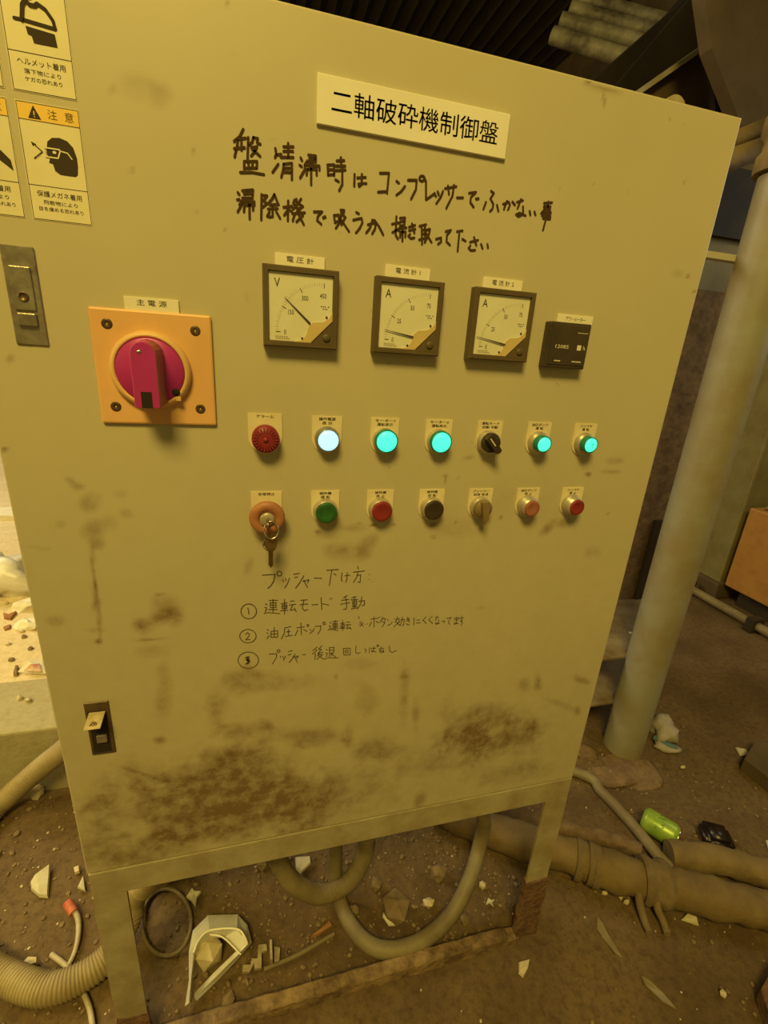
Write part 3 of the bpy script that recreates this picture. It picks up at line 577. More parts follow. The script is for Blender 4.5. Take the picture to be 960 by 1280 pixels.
# ---- three square gauges
def gauge(gx0, gz1, kind, lab):
    S = .080; D = .0140; z0 = gz1 - S; x1 = gx0 + S
    # case: a bevelled box with a recess
    m = MB(); a = .0055; fr = -D
    out = [(gx0, z0), (x1, z0), (x1, gz1), (gx0, gz1)]; b = .0012
    rings = [[(x, 0, z) for x, z in out], [(x, fr + b, z) for x, z in out],
             [(gx0 + b, fr, z0 + b), (x1 - b, fr, z0 + b), (x1 - b, fr, gz1 - b), (gx0 + b, fr, gz1 - b)],
             [(gx0 + a, fr, z0 + a), (x1 - a, fr, z0 + a), (x1 - a, fr, gz1 - a), (gx0 + a, fr, gz1 - a)],
             [(gx0 + a + .001, fr + .0035, z0 + a + .001), (x1 - a - .001, fr + .0035, z0 + a + .001), (x1 - a - .001, fr + .0035, gz1 - a - .001), (gx0 + a + .001, fr + .0035, gz1 - a - .001)]]
    vs = sum(rings, []); fs = [(k * 4 + i, k * 4 + (i + 1) % 4, k * 4 + 4 + (i + 1) % 4, k * 4 + 4 + i) for k in range(4) for i in range(4)] + [(16, 17, 18, 19), (0, 1, 2, 3)]
    g = m.add(vs, fs).build('gauge', M['gauge'], cab, label=lab)
    P = lambda u, v: (gx0 + u * S, gz1 - v * S)
    yd = fr + .0030
    def poly(m, pts, y, t=.0): m.add([(P(u, v)[0], y, P(u, v)[1]) for u, v in pts], [tuple(range(len(pts)))])
    o_ = .078
    MB().prism([(P(u, v)[0], yd, P(u, v)[1]) for u, v in [(o_, o_), (1 - o_, o_), (1 - o_, .64), (.64, 1 - o_), (o_, 1 - o_)]], (0, .0008, 0)).build('dial', M['dial'], g, label='cream dial face')
    # triangular corner and yellowed pivot shade
    MB().prism([(P(u, v)[0], fr - .0002, P(u, v)[1]) for u, v in [(1 - .06, .635), (1 - .06, 1 - .06), (.635, 1 - .06)]], (0, .0040, 0)).build('corner_cover', M['gauge'], g)
    c = P(.845, .85); MB().lathe((c[0], fr + .001, c[1]), (0, -1, 0), [(.0042, 0), (.0042, .0022), (.0034, .0030), (.0006, .0030)], 20).build('adjuster_screw', M['gauge'], g)
    m = MB(); pts = [(.925, .52), (.925, .63), (.63, .925), (.40, .925), (.52, .90), (.575, .82), (.60, .72), (.66, .665), (.80, .65), (.88, .60)]
    m.prism([(P(u, v)[0], yd - .0012, P(u, v)[1]) for u, v in pts], (0, .0010, 0)); m.build('pivot_shade', M['amber'], g, label='yellowed plastic shade over the pivot')
    # scale
    m = MB(); t2 = MB(); yt = yd - .0003; C = (.80, .80)
    def tk(m, an, r0, r1, t):
        c_, s_ = math.cos(math.radians(an)), math.sin(math.radians(an))
        a_ = P(C[0] + r0 * c_, C[1] - r0 * s_); b_ = P(C[0] + r1 * c_, C[1] - r1 * s_)
        n = (-(-s_) * t / 2, c_ * t / 2); n = (s_ * t / 2, -c_ * t / 2) if False else None
        A_ = Vector((a_[0], yt, a_[1])); B_ = Vector((b_[0], yt, b_[1])); d = (B_ - A_).normalized(); nn = Vector((-d.z, 0, d.x)) * t / 2
        m.add([A_ + nn, A_ - nn, B_ - nn, B_ + nn], [(0, 1, 2, 3)])
    labs = ['0', '150', '300', '450'] if kind == 'V' else ['0', '25', '50', '75']
    for i in range(4):
        an = 181 - i * 30.5; tk(m, an, .575, .635, .0007)
        r = .50 if i else .515
        if i == 3: r = .48
        put_text(m, labs[i], P(C[0] + r * math.cos(math.radians(an)) - (.01 if i == 3 else 0), 0)[0], P(0, C[1] - r * math.sin(math.radians(an)))[1], .0068, yt, sx=.72)
    for i in range(1, 30):
        an = 181 - i * 91.5 / 30
        if i % 10: tk(t2, an, .60, .635 if i % 2 else .645, .00022)
    put_text(m, kind, P(.185, 0)[0], P(0, .205)[1], .0125, yt, sx=.8)
    for j, u in enumerate((.765, .79, .815, .84, .862)):
        for v in (.445, .475):
            if (j + int(v * 100)) % 4 != 3: poly(m, [(u, v), (u + .014, v), (u + .014, v + .013), (u, v + .013)], yt)
    for k in range(9): poly(t2, [(.16 + k * .022, .885), (.172 + k * .022, .885), (.172 + k * .022, .90), (.16 + k * .022, .90)], yt)
    for k in range(6): poly(t2, [(.16 + k * .028, .862), (.176 + k * .028, .862), (.176 + k * .028, .874), (.16 + k * .028, .874)], yt)
    for (u, v) in ((.845, .585), (.515, .875)): m.lathe((P(u, v)[0], yt, P(u, v)[1]), (0, -1, 0), [(.0012, 0), (.0012, .0006)], 10)
    m.build('scale_marks', M['ink'], g, fix=False); t2.build('minor_ticks', M['tick'], g, fix=False)
    tip, base = {'V1': ((.315, .375), (.63, .690)), 'A1': ((.185, .655), (.60, .735)), 'A2': ((.130, .665), (.57, .770))}[kind + lab[-1]] if False else NEED[lab]
    A_ = Vector((P(*tip)[0], yt - .0010, P(*tip)[1])); B_ = Vector((P(*base)[0], yt - .0010, P(*base)[1])); d = (B_ - A_).normalized(); nn = Vector((-d.z, 0, d.x))
    MB().prism([A_ + nn * .0002, A_ - nn * .0002, B_ - nn * .00085, B_ + nn * .00085], (0, -.0004, 0)).build('needle', M['ink'], g)
NEED = {}
def gauge_at(gx0, gz1, kind, lab, tip, base):
    f = lambda p: F(p[0], p[1], -.0112)
    a, b = f(tip), f(base)
    NEED[lab] = (((a.x - gx0) / .08, (gz1 - a.z) / .08), ((b.x - gx0) / .08, (gz1 - b.z) / .08)); gauge(gx0, gz1, kind, lab)
gauge_at(-.0935, 1.2991, 'V', 'square voltmeter under the first name strip, needle at half scale', (355.5, 371), (388, 405))
gauge_at(.0280, 1.2994, 'A', 'square ammeter in the middle of the three gauges, needle near zero', (480.6, 412), (516.5, 421.5))
gauge_at(.1468, 1.2992, 'A', 'square ammeter right of the other two gauges, needle near zero', (595.5, 420.5), (631, 431))

# ---- hour meter
x0, x1, z0, z1 = .2525, .3120, 1.2150, 1.2700
h = MB().box((x0, -.0135, z0), (x1, 0, z1), .0016).build('hour_meter', M['hour'], cab, label='small black hour meter right of the gauges')
MB().box((x0 + .004, -.0145, z0 + .004), (x1 - .003, -.013, z1 - .003), .0005, 1).build('front_window', M['hour'], h)
mb = MB(); y = -.0148; W_, H_ = x1 - x0, z1 - z0
for k in range(7): mb.add([(x0 + .040 + k * .0022, y, z1 - .0118), (x0 + .0416 + k * .0022, y, z1 - .0118), (x0 + .0416 + k * .0022, y, z1 - .0110), (x0 + .040 + k * .0022, y, z1 - .0110)], [(0, 1, 2, 3)])
put_text(mb, '12085', x0 + .0205, z0 + .0262, .0062, y, w=.019)
put_text(mb, 'h', x0 + .0530, z0 + .0262, .0075, y)
mb.add([(x0 + .0425, y, z0 + .023), (x0 + .0485, y, z0 + .023), (x0 + .0485, y, z0 + .0292), (x0 + .0425, y, z0 + .0292)], [(0, 1, 2, 3)])
for a, n in ((.0125, 4), (.0385, 6)):
    for k in range(n): mb.add([(x0 + a + k * .0023, y, z0 + .0083), (x0 + a + .0017 + k * .0023, y, z0 + .0083), (x0 + a + .0017 + k * .0023, y, z0 + .0098), (x0 + a + k * .0023, y, z0 + .0098)], [(0, 1, 2, 3)])
mb.build('counter_print', M['whiteprint'], h, fix=False, label='white counter digits')

# ---- push buttons, lamps and selectors
def nameplate(cx, z1, lines, lab, z_b=None, mt='label_old', wd=.0357):
    r = wd / 2; cz = z1 - .0285 if z_b is None else z_b
    pts = [(cx - r, z1), (cx - r, cz)] + [(cx + r * math.cos(math.pi + k * math.pi / 14), cz + r * math.sin(math.pi + k * math.pi / 14)) for k in range(1, 14)] + [(cx + r, cz), (cx + r, z1)]
    o = MB().prism([(a, -.0015, b) for a, b in pts], (0, .0015, 0)).build('name_plate', M[mt], cab, label=lab)
    mb = MB()
    for k, t in enumerate(lines):
        put_text(mb, t, cx, z1 - .0032 - k * .0049, .0041, -.0017, w=min(.026, .0050 * len(t.replace(' ', '')) + .002 * t.count(' ')), bold=.00012)
    mb.build('lettering', M['ink'], o, fix=False)
    return o
CX = [-.0931, -.0208, .0513, .1232, .1954, .2695, .3433]
Z1, Z2 = 1.1435, 1.0505; C1, C2 = 1.1168, 1.0252
def lathe_b(cx, cz, prof, mt, name, parent=None, label=None, n=32): return MB().lathe((cx, 0, cz), (0, -1, 0), prof, n).build(name, M[mt], parent or cab, label=label)
def push(cx, cz, mt, lab, ringmt='bezel', R=.0156, cap=.0138, h=.0150):
    o = lathe_b(cx, cz, [(R, .0012), (R, .004), (R - .0008, .0075), (cap + .0009, .0085), (cap + .0006, h - .002), (cap - .0006, h - .002), (cap - .0008, .006), (.001, .006)], ringmt, 'push_button', None, lab)
    lathe_b(cx, cz, [(cap - .0005, .005), (cap - .0005, h), (cap - .0014, h + .0008), (cap * .6, h - .0002), (.0004, h - .0005)], mt, 'button_cap', o)
    return o
def lamp(cx, cz, mt, lab, ring='bezel', R=.0150, lens=.0125, h=.0150, ring2=None):
    o = lathe_b(cx, cz, [(R, .0012), (R, .005), (R - .0008, .0085), (lens + .0012, .0095), (lens + .0010, h), (lens, h), (lens - .0003, .007), (.001, .007)], ring, 'indicator_lamp', None, lab)
    if ring2: lathe_b(cx, cz, [(lens + .0016, .009), (lens + .0016, h + .0004), (lens + .0002, h + .0008), (lens, h - .001), (lens, .009)], ring2, 'lens_ring', o, 'translucent teal ring', 32)
    lathe_b(cx, cz, [(lens - .0003, .008), (lens - .0003, h + .0010), (lens - .0012, h + .0022), (lens * .6, h + .0030), (.0004, h + .0034)], mt, 'lens', o)
    return o
def selector(cx, cz, mt, lab, ang, line=None, R=.0150):
    o = lathe_b(cx, cz, [(R, .0012), (R, .005), (R - .001, .0085), (.0125, .0092), (.0122, .0125), (.001, .0128)], 'bezel', 'selector_switch', None, lab)
    m = MB(); m.lathe((cx, 0, cz), (0, -1, 0), [(.0128, .010), (.0130, .0150), (.0120, .0165), (.0005, .0167)], 30)
    a = math.radians(ang); u = Vector((math.cos(a), 0, math.sin(a))); v = Vector((-math.sin(a), 0, math.cos(a))); c = Vector((cx, -.0145, cz))
    m.prism([c + u * -.0122 + v * .0052, c + u * -.0122 - v * .0052, c + u * .0140 - v * .0038, c + u * .0155, c + u * .0140 + v * .0038], (0, -.0085, 0))
    m.build('selector_knob', M[mt], o)
    if line:
        c = c + Vector((0, -.0088, 0)); MB().add([c - u * .010 + v * .0007, c - u * .010 - v * .0007, c + u * .003 - v * .0007, c + u * .003 + v * .0007], [(0, 1, 2, 3)]).build('pointer_line', M['whiteprint'], o, 'white pointer line' and None, fix=False)
R1 = [('アラーム',), ('操作電源', '表 示'), ('モーター1', '運転表示'), ('モーター2', '運転表示'), ('運転モード', '自動 手動'), ('油圧ポンプ', '運 転'), ('コンベヤ', '運 転')]
R2 = [('非常停止',), ('破砕機', '運 転'), ('破砕機', '停 止'), ('破砕機', '逆 転'), ('プッシャー', '前進 後退'), ('油圧ポンプ', '停 止'), ('コンベヤ', '停 止')]
W1 = [.0385] + [.0360] * 6
for i in range(7):
    nameplate(CX[i], Z1 + (.001 if i == 0 else 0), R1[i], 'cream name plate reading ' + ' '.join(R1[i]), C1, wd=W1[i])
    nameplate(CX[i], Z2, R2[i], 'cream name plate reading ' + ' '.join(R2[i]), C2 - (.002 if i == 0 else 0), wd=.0365 if i == 0 else .0357)
# alarm buzzer: ribbed red cap
bz = lathe_b(CX[0], C1, [(.0155, .0012), (.0158, .012), (.0150, .0165), (.006, .0172), (.0005, .0172)], 'redribbed', 'alarm_buzzer', None, 'ribbed dark red alarm cap')
m = MB()
for k in range(22):
    t = 2 * math.pi * k / 22; u = Vector((math.cos(t), 0, math.sin(t))); v = Vector((-math.sin(t), 0, math.cos(t))); c = Vector((CX[0], -.0168, C1))
    m.prism([c + u * .0085 + v * .0006, c + u * .0085 - v * .0006, c + u * .0135 - v * .0009, c + u * .0135 + v * .0009], (0, -.0011, 0))
m.lathe((CX[0], -.0165, C1), (0, -1, 0), [(.003, 0), (.003, .0016), (.0005, .002)], 14)
m.build('cap_ribs', M['redribbed'], bz)
lamp(CX[1], C1, 'lampwhite', 'lit white indicator lamp with a grey ring', 'silverring', lens=.0122)
lamp(CX[2], C1, 'lampgreen', 'lit green lamp, first of the pair of running lamps', 'bezel', lens=.0128, ring2='tealring')
lamp(CX[3], C1, 'lampgreen', 'lit green lamp, second of the pair of running lamps', 'bezel', lens=.0126, ring2='tealring')
selector(CX[4] - .002, C1, 'blackb', 'black selector switch with a white pointer line', -48, True)
for i in (5, 6):
    o = lamp(CX[i], C1, 'lampgreen', 'lit green push button, %s of the two at the right end of the upper row' % ('left' if i == 5 else 'right'), 'bezel', lens=.0096, h=.0185, ring2='tealring')
    if i == 6:
        mb = MB(); put_text(mb, '7', CX[i], C1, .007, -.0224, rot=.2); mb.build('pen_mark', M['tealring'], o, fix=False)
# emergency stop with key lock
es = lathe_b(CX[0], C2 - .003, [(.016, .0012), (.016, .006), (.0130, .009), (.0128, .0125), (.0195, .0140), (.0212, .0165), (.0210, .0190), (.0185, .0215), (.0105, .0232), (.0104, .0215), (.0005, .0215)], 'orangecap', 'emergency_stop', None, 'faded orange mushroom emergency stop with a key cylinder', 40)
lathe_b(CX[0], C2 - .003, [(.0085, .020), (.0085, .0245), (.0075, .0255), (.0005, .0255)], 'bezel', 'key_cylinder', es, 'metal key cylinder')
push(CX[1], C2, 'greenb', 'dark green push button')
push(CX[2], C2, 'red', 'dull red push button above a dark smear')
push(CX[3], C2, 'blackb', 'black push button', ringmt='bezel')
selector(CX[4], C2, 'cream_knob', 'grimy cream selector switch', -82)
push(CX[5], C2, 'oldred', 'faded orange red push button', cap=.0118, h=.0185)
push(CX[6], C2, 'red', 'bright red push button at the right end of the lower row', cap=.0118, h=.0185)
# little dirt stuck under the buttons is in the grime map

# ---- main disconnect switch
sw = MB().box((-.2620, -.0045, 1.1298), (-.1465, 0, 1.2450), .0022, 2).build('main_switch_plate', M['yellow'], cab, label='orange yellow square plate of the main switch')
for (x, z) in ((-.2458, 1.2298), (-.1628, 1.2290), (-.2465, 1.1478), (-.1625, 1.1480)):
    s = MB().lathe((x, -.0040, z), (0, -1, 0), [(.0052, 0), (.0052, .0007), (.0046, .0012), (.0022, .0009), (.0004, .0004)], 20).build('screw', M['screw'], sw)
hx, hz = -.2085, 1.1865
MB().lathe((hx, 0, hz), (0, -1, 0), [(.0395, .004), (.0390, .010), (.0365, .0125), (.0345, .0132), (.0335, .0125), (.0332, .010), (.001, .010)], 56).build('switch_ring', M['yellow2'], sw)
MB().lathe((hx, 0, hz), (0, -1, 0), [(.0330, .009), (.0330, .0120), (.0318, .0136), (.001, .0136)], 56).build('switch_disc', M['magenta'], sw, label='crimson disc')
# handle bar
m = MB(); Hw, Hb, y0, y1 = .0112, .0150, -.0120, -.0410
def hsec(wt, zt, zb, y):
    pts = []
    for k in range(9): a = math.pi * k / 8; pts.append((hx + wt * math.cos(a), y, hz + zt - wt + wt * math.sin(a)))
    pts += [(hx - wt, y, hz + zb), (hx + wt, y, hz + zb)]
    return pts
s0 = hsec(Hb, .0315, -.0300, y0); s1 = hsec(Hw + .0008, .0290, -.0345, y1 + .0015); s2 = hsec(Hw, .0280, -.0340, y1)
n = len(s0); vs = s0 + s1 + s2
fs = [(k * n + i, k * n + (i + 1) % n, k * n + n + (i + 1) % n, k * n + n + i) for k in range(2) for i in range(n)] + [tuple(range(n)), tuple(range(2 * n, 3 * n))]
ho = MB().add(vs, fs).build('switch_handle', M['magenta'], sw, label='crimson rotary handle turned upright, dusty brown on its right side')
ho.data.materials.append(M['brownside'])
for p in ho.data.polygons:
    if p.normal.x > .5: p.material_index = 1
MB().prism([(hx - .0052, y1 - .0002, hz - .0345), (hx + .0048, y1 - .0002, hz - .0345), (hx + .0048, y1 - .0002, hz - .0185), (hx - .0052, y1 - .0002, hz - .0185)], (0, .004, 0)).build('padlock_slot', M['hole'], sw, label='dark padlock slot in the handle')
MB().lathe((hx + .0004 - .0035, y1, hz + .0195), (0, -1, 0), [(.0020, -.001), (.0020, .0003), (.0004, .0006)], 14).build('handle_pin', M['chrome'], sw, label='shiny pin')
MB().lathe((hx + .0235, -.0134, hz - .0205), (0, -1, 0), [(.0040, 0), (.0040, .0005), (.0006, .0005)], 16).build('disc_hole', M['hole'], sw)
m = MB(); m.box((hx + .0225, -.0138, hz - .0300), (hx + .0280, -.0125, hz - .0250), .0006, 1); m.build('ring_tab', M['yellow2'], sw)

# ---- flush door latches
def latch(x0, x1, z0, z1, mt, lab, open_):
    o = MB()
    o.box((x0, -.0022, z0), (x1, 0, z1), .0008, 1); o = o.build('door_latch', M[mt], cab, label=lab)
    xc = (x0 + x1) / 2; H = z1 - z0
    if not open_:
        a = MB().box((xc - .0088, -.0042, z0 + H * .36), (xc + .0088, -.002, z0 + H * .80), .0008).build('latch_handle', M['steel'], o)
        MB().lathe((xc, -.0042, z0 + H * .50), (0, -1, 0), [(.0045, 0), (.0045, .0010), (.0032, .0011), (.0030, .0002), (.0005, .0002)], 20).build('keyhole', M['screw'], o)
        MB().box((xc - .0080, -.0055, z0 + H * .195), (xc + .0080, -.002, z0 + H * .335), .0012).build('latch_button', M['steel'], o)
    else:
        MB().prism([(x0 + .003, -.0024, z0 + .004), (x1 - .004, -.0024, z0 + .004), (x1 - .004, -.0024, z1 - .014), (x0 + .003, -.0024, z1 - .014)], (0, .0006, 0)).build('latch_recess', M['hole'], o)
        T = F(122, 890, -.004); Bv = F(115, 912, -.024); wv = Vector((.0094, 0, 0)); nv = Vector((0, -.7, .7)) * .002
        MB().prism([T - wv, T + wv, Bv + wv, Bv - wv], nv).build('latch_handle', M['lever'], o, label='bright latch lever standing open')
        c = T.lerp(Bv, .74) + nv; MB().lathe(c, (0, -.73, .68), [(.0042, 0), (.0042, .0006), (.0026, .0006), (.0024, .0002), (.0018, .0002), (.0016, .0008), (.0004, .0008)], 18).build('keyhole', M['screw'], o)
        MB().box((xc - .0050, -.006, z0 + H * .26), (xc + .0075, -.002, z0 + H * .40), .001).build('latch_button', M['steel'], o)
latch(-.3285, -.3010, 1.2050, 1.2925, 'steel', 'worn steel latch at the left door edge, closed', False)
latch(-.3265, -.2980, .6830, .7690, 'steel_dark', 'dark dirty latch low on the door with its lever out', True)

# ---- key ring hanging from the emergency stop
ky = Vector((CX[0], -.0285, C2 - .010))
kr = thing('key_ring', 'small keys on a split ring hanging from the orange emergency stop', 'keys', (CX[0] + .002, -.036, 1.0050 - .012))
m = MB(); c0 = Vector((CX[0] + .0042, -.0300, C2 - .0135)); pts = []
for k in range(33): t = 2 * math.pi * k / 32; pts.append(c0 + Vector((.0082 * math.cos(t), .0035 * math.sin(t) - .0015, .0098 * math.sin(t))))
m.tube(pts, .00075, raw=True, n=8); m.build('split_ring', M['chrome'], kr)
m = MB(); m.box((CX[0] - .0012, -.033, C2 - .0075), (CX[0] + .0012, -.0245, C2 + .0010), .0003, 1); m.lathe((CX[0], -.0345, C2 - .0065), (1, 0, 0), [(.0068, -.0009), (.0068, .0009)], 20); m.build('inserted_key', M['brass'], kr, label='key in the cylinder')
m = MB(); kc = Vector((CX[0] + .0035, -.0290, C2 - .0310))
m.prism([kc + Vector((.0095 * math.cos(t * math.pi / 8) * (1 if math.sin(t * math.pi / 8) > 0 else .8), 0, .0115 * math.sin(t * math.pi / 8))) for t in range(16)], (0, -.0016, 0))
m.prism([kc + Vector((-.0028, 0, -.009)), kc + Vector((.0026, 0, -.009)), kc + Vector((.0022, .002, -.031)), kc + Vector((-.0005, .002, -.034)), kc + Vector((-.0024, .002, -.031))], (0, -.0014, 0))
m.build('key_blade', M['brass'], kr, label='dull brass key hanging down')
m = MB(); m.tube([kc + Vector((-.0075, -.002, .004)), kc + Vector((-.0095, -.0022, -.002)), kc + Vector((-.0065, -.002, -.008)), kc + Vector((-.0030, -.002, -.012)), kc + Vector((-.0032, 0, -.030))], .0006, ds=.001, n=6); m.build('key_edge', M['chrome'], kr, label='bright worn edge of the key')

# ------------------------------------------------------------------ steel column, machine frame and hopper right of and behind the cabinet
co = thing('steel_column', 'tall grey-green round steel column right of the cabinet', 'column', (1.072, .412, 0))
cx_, cy_, R_ = 1.072, .412, .060
MB().lathe((cx_, cy_, -.01), (0, 0, 1), [(R_ + .004, 0), (R_, .02), (R_, 1.62), (R_, 1.66)], 64).build('column_shaft', M['col'], co)
MB().lathe((cx_, cy_, 1.655), (0, 0, 1), [(R_ + .012, 0), (R_ + .014, .01), (R_ + .014, .035), (R_ + .006, .045), (R_ + .006, .07), (R_ + .016, .08), (R_ + .016, .11), (R_, .115)], 64).build('column_collar', M['lagging'], co, label='banded collar near the column top')
MB().lathe((cx_, cy_, 1.76), (0, 0, 1), [(R_ - .01, 0), (R_ - .01, 1.9)], 48).build('upper_shaft', M['dark2'], co)
mf = thing('machine_frame', 'dark dirty machine frame between the cabinet and the grey column', 'machine frame', (1.0, .7, 0))
MB().box((.70, .78, 0), (1.53, .80, 1.47)).build('back_plate', M['dirtwall'], mf, label='plate caked with brown dirt')
MB().box((.70, .79, 1.47), (1.53, .82, 1.62)).build('upper_plate', M['col_b'], mf)
MB().box((.70, .77, 1.62), (1.53, .82, 1.80)).build('upper_plate', M['dark'], mf)  # dark sheet added so the top of the gap reads dark
MB().prism([(.80, .45, .338), (1.09, .45, .338), (1.5, .776, .338), (.80, .776, .338)], (0, 0, .007)).build('shelf_plate', M['shelf'], mf, label='dusty cream shelf plate, upper of two')
MB().prism([(.80, .45, .158), (1.09, .45, .158), (1.5, .776, .158), (.80, .776, .158)], (0, 0, .007)).build('shelf_plate', M['shelf'], mf, label='dusty cream shelf plate, lower of two')
MB().box((1.345, .765, .345), (1.43, .778, .68)).build('dark_strip', M['dark'], mf)  # dark strip standing in for the darkness of the gap beside the column
MB().box((.80, .448, 1.478), (1.07, .47, 1.492)).build('cross_bar', M['whitebar'], mf, label='thin whitish cross bar')
for k in range(7):
    p = Vector((.93 + .035 * k, .56 + .03 * (k % 3), .345))
    MB().lathe(p, (0, 0, 1), [(.006 + .002 * (k % 3), 0), (.007, .004), (.002, .007)], 6, smooth=False).build('loose_crumb', M['stone_d' if k % 3 else 'chip'], mf)
hp = thing('hopper', 'big dark brown sloping steel hopper above the cabinet corner', 'hopper', (1.5, 1.2, 1.9))
def slab(name, pts, y, th, mt, parent, lab=None, f=F):
    return MB().prism([f(a, b, y) for a, b in pts], (0, th, 0)).build(name, mt, parent, lab)
slab('hopper_wall', [(874, -60), (1120, -60), (1120, 260), (922, 260), (930, 165), (890, 60)], 1.15, .05, M['dark2'], hp)
slab('side_plate', [(800, 118), (895, 50), (915, 160), (800, 160)], 1.4, .04, M['dark2'], hp)
slab('edge_flange', [(798, 112), (893, 46), (895, 52), (800, 118)], 1.36, .05, M['body'], hp, 'pale flange along the top of the side plate')
slab('dark_gusset', [(888, 60), (898, 60), (920, 150), (926, 210), (900, 210)], 1.3, .03, M['blackp'], hp)
gd = thing('roof_girder', 'dark sloping roof girder high behind the cabinet', 'girder', (1.0, 2.6, 3.0))
slab('girder_web', [(900, -40), (935, -40), (905, 30), (740, 190), (640, 190)], 2.6, .12, M['dark'], gd)
slab('girder_flange', [(895, -40), (915, -40), (915, 30), (715, 200), (700, 190)], 2.55, .25, M['dark'], gd)
rs_ = thing('roof_sheet', 'short lit stack of corrugated sheet ribs under the dark roof', 'roof sheet', (1.2, 3.2, 2.6))
ribs = [((725, 0), (830, 28)), ((712, 12), (822, 42)), ((700, 26), (812, 56)), ((690, 44), (780, 72))]
for k, (a, b) in enumerate(ribs):
    A_ = F(a[0], a[1], 3.3); B_ = F(b[0], b[1], 3.0)
    MB().tube([A_, B_], .052, ds=.1, n=16).build('sheet_rib', M['skysheet'], rs_)
area('rib_fill_light', F(900, -170, 2.4), F(750, 30, 3.15), .25, .45, (1.0, .85, .5))  # small added lamp aimed at the roof ribs, no gap is built
tb = thing('pipe_bundle', 'pair of dusty brown pipes running level behind the top right of the cabinet', 'pipes', (1.2, .9, 1.7))
for k, (y_, a, b, r) in enumerate([(.62, (850, 222), (1010, 165), .026), (.66, (850, 205), (1010, 138), .024)]):
    MB().tube([F(a[0], a[1], y_), F(b[0], b[1], y_)], r, ds=.1, n=20).build('pipe', M['lagging'], tb)

# wall post and service pipes at the right, orange machine cover
wp = thing('wall_post', 'green painted post on the right, beyond the grey column', 'post', (2.5, 1.6, 0))
P0y = XP(905, 731, 2.42).y
MB().box((2.42, P0y + .03, 0), (2.62, 1.62, 3.8), .01).build('post_shaft', M['col_b'], wp)
MB().box((2.39, P0y + .01, 0), (2.66, 1.66, .10), .01).build('post_foot', M['dark2'], wp)
op = thing('skirting_pipe', 'thin pipe running along the floor before the green post', 'pipe', (2.33, .8, 0))
MB().tube([(2.30, 2.0, .035), (2.30, 1.0, .035), (2.30, -.6, .035)], .022, ds=.1, n=16).build('pipe', M['hose_g'], op)
for y_ in (1.3, .9, .5): MB().box((2.26, y_, 0), (2.34, y_ + .04, .075), .004).build('pipe_bracket', M['dark'], op)
ob = thing('orange_machine_cover', 'orange painted machine cover at the right picture edge', 'machine cover', (2.3, .6, 0))
P0 = XP(905, 731, 2.42); P1 = XP(936.5, 634, 2.42)
MB().box((2.42, -.4, P0.z), (2.73, P0.y, P1.z), .008).build('cover', M['orange'], ob)
MB().box((2.47, -.3, 0), (2.70, P0.y - .06, P0.z)).build('plinth', M['dark'], ob, label='dark plinth under the orange cover')
m = MB()
for k in range(5): m.tube([(2.46 + .05 * k, P0.y - .05, P1.z + .012), (2.56, P0.y - .2, P1.z + .03), (2.50 + .04 * k, P0.y - .5, P1.z + .012)], .010, ds=.03, n=8)
m.build('cable_loops', M['hose_g'], ob, label='loose cables lying on the orange cover')

# ------------------------------------------------------------------ hoses
def corr(r, pitch=.0052, amp=.0015): return lambda i, L: r + amp * math.sin(2 * math.pi * L / pitch)
def hose(name, pts, r, mt, lab, cat='hose', rib=True, n=16, group=None, pitch=.0052):
    o = MB().tube(pts, corr(r, pitch) if rib else r, ds=pitch / 4 if rib else .008, n=n).build(name, M[mt], None)
    return tag(o, lab, cat, group)
hose('corrugated_hose', [(-.34, .42, .46), F(150, 885, .55), F(108, 913, .56), F(78, 938, .565), F(42, 967, .56), G(0, 1006, .035), G(-50, 1060, .028), G(-72, 1130, .028), G(-40, 1190, .028), G(10, 1222, .028), G(60, 1236, .028), G(108, 1218, .028), G(140, 1190, .035), G(160, 1150, .060), G(176, 1108, .13), (-.19, .16, .30), (-.19, .17, .43)],
     .0262, 'hose', 'thick beige corrugated hose looping over the floor left of the cabinet', n=20, pitch=.0065)
hose('corrugated_hose', [(-.115, .17, .42), F(345, 1060, .17), F(352, 1085, .165), F(372, 1108, .155), F(402, 1118, .15), F(434, 1104, .155), F(452, 1076, .165), F(459, 1045, .17), (.115, .17, .42)],
     .0190, 'hose_d', 'dark dusty hose sagging in a loop beneath the cabinet, left of the other', n=18)
hose('smooth_hose', [(.045, .19, .42), F(419, 1065, .19), G(420, 1108, .03), G(432, 1145, .017), G(455, 1176, .017), G(485, 1188, .018), G(524, 1178, .022), G(560, 1148, .035), G(584, 1106, .075), F(599, 1058, .13), F(604, 1020, .13), (.315, .13, .42)],
     .0165, 'hose_g', 'dusty plain hose hanging in a wide bow under the right half of the cabinet', rib=False, n=18)
hose('thin_ring_cable', [G(208 + 31 * math.cos(t * math.pi / 12), 1153 + 42 * math.sin(t * math.pi / 12), .008 + .004 * math.sin(t * .7)) for t in range(26)], .0040, 'hose_d', 'thin cable curled in a ring behind the left front leg', 'cable', rib=False, n=10)
wc = thing('white_cable', 'dirty white cable stub with a red taped end left of the cabinet', 'cable', G(90, 1170, 0))
pts = [G(84, 1131, .016), G(93, 1139, .012), G(98, 1152, .010), G(97, 1175, .008), G(91, 1196, .006), G(80, 1214, .005), G(68, 1226, .005)]
MB().tube(pts, lambda i, L: .0062 - L * .014, ds=.004, n=10).build('cable_sheath', M['cable'], wc)
MB().tube([G(84, 1128, .018), G(92, 1141, .013)], .0095, ds=.004, n=10).build('red_end', M['redtape'], wc, label='red taped end')
hose('white_cable', [G(64, 1193, .006), G(82, 1207, .006), G(98, 1228, .010), G(106, 1245, .006), G(113, 1265, .006), G(118, 1300, .006)], .0050, 'cable', 'second dirty white cable running under the thick hose', 'cable', rib=False, n=10)
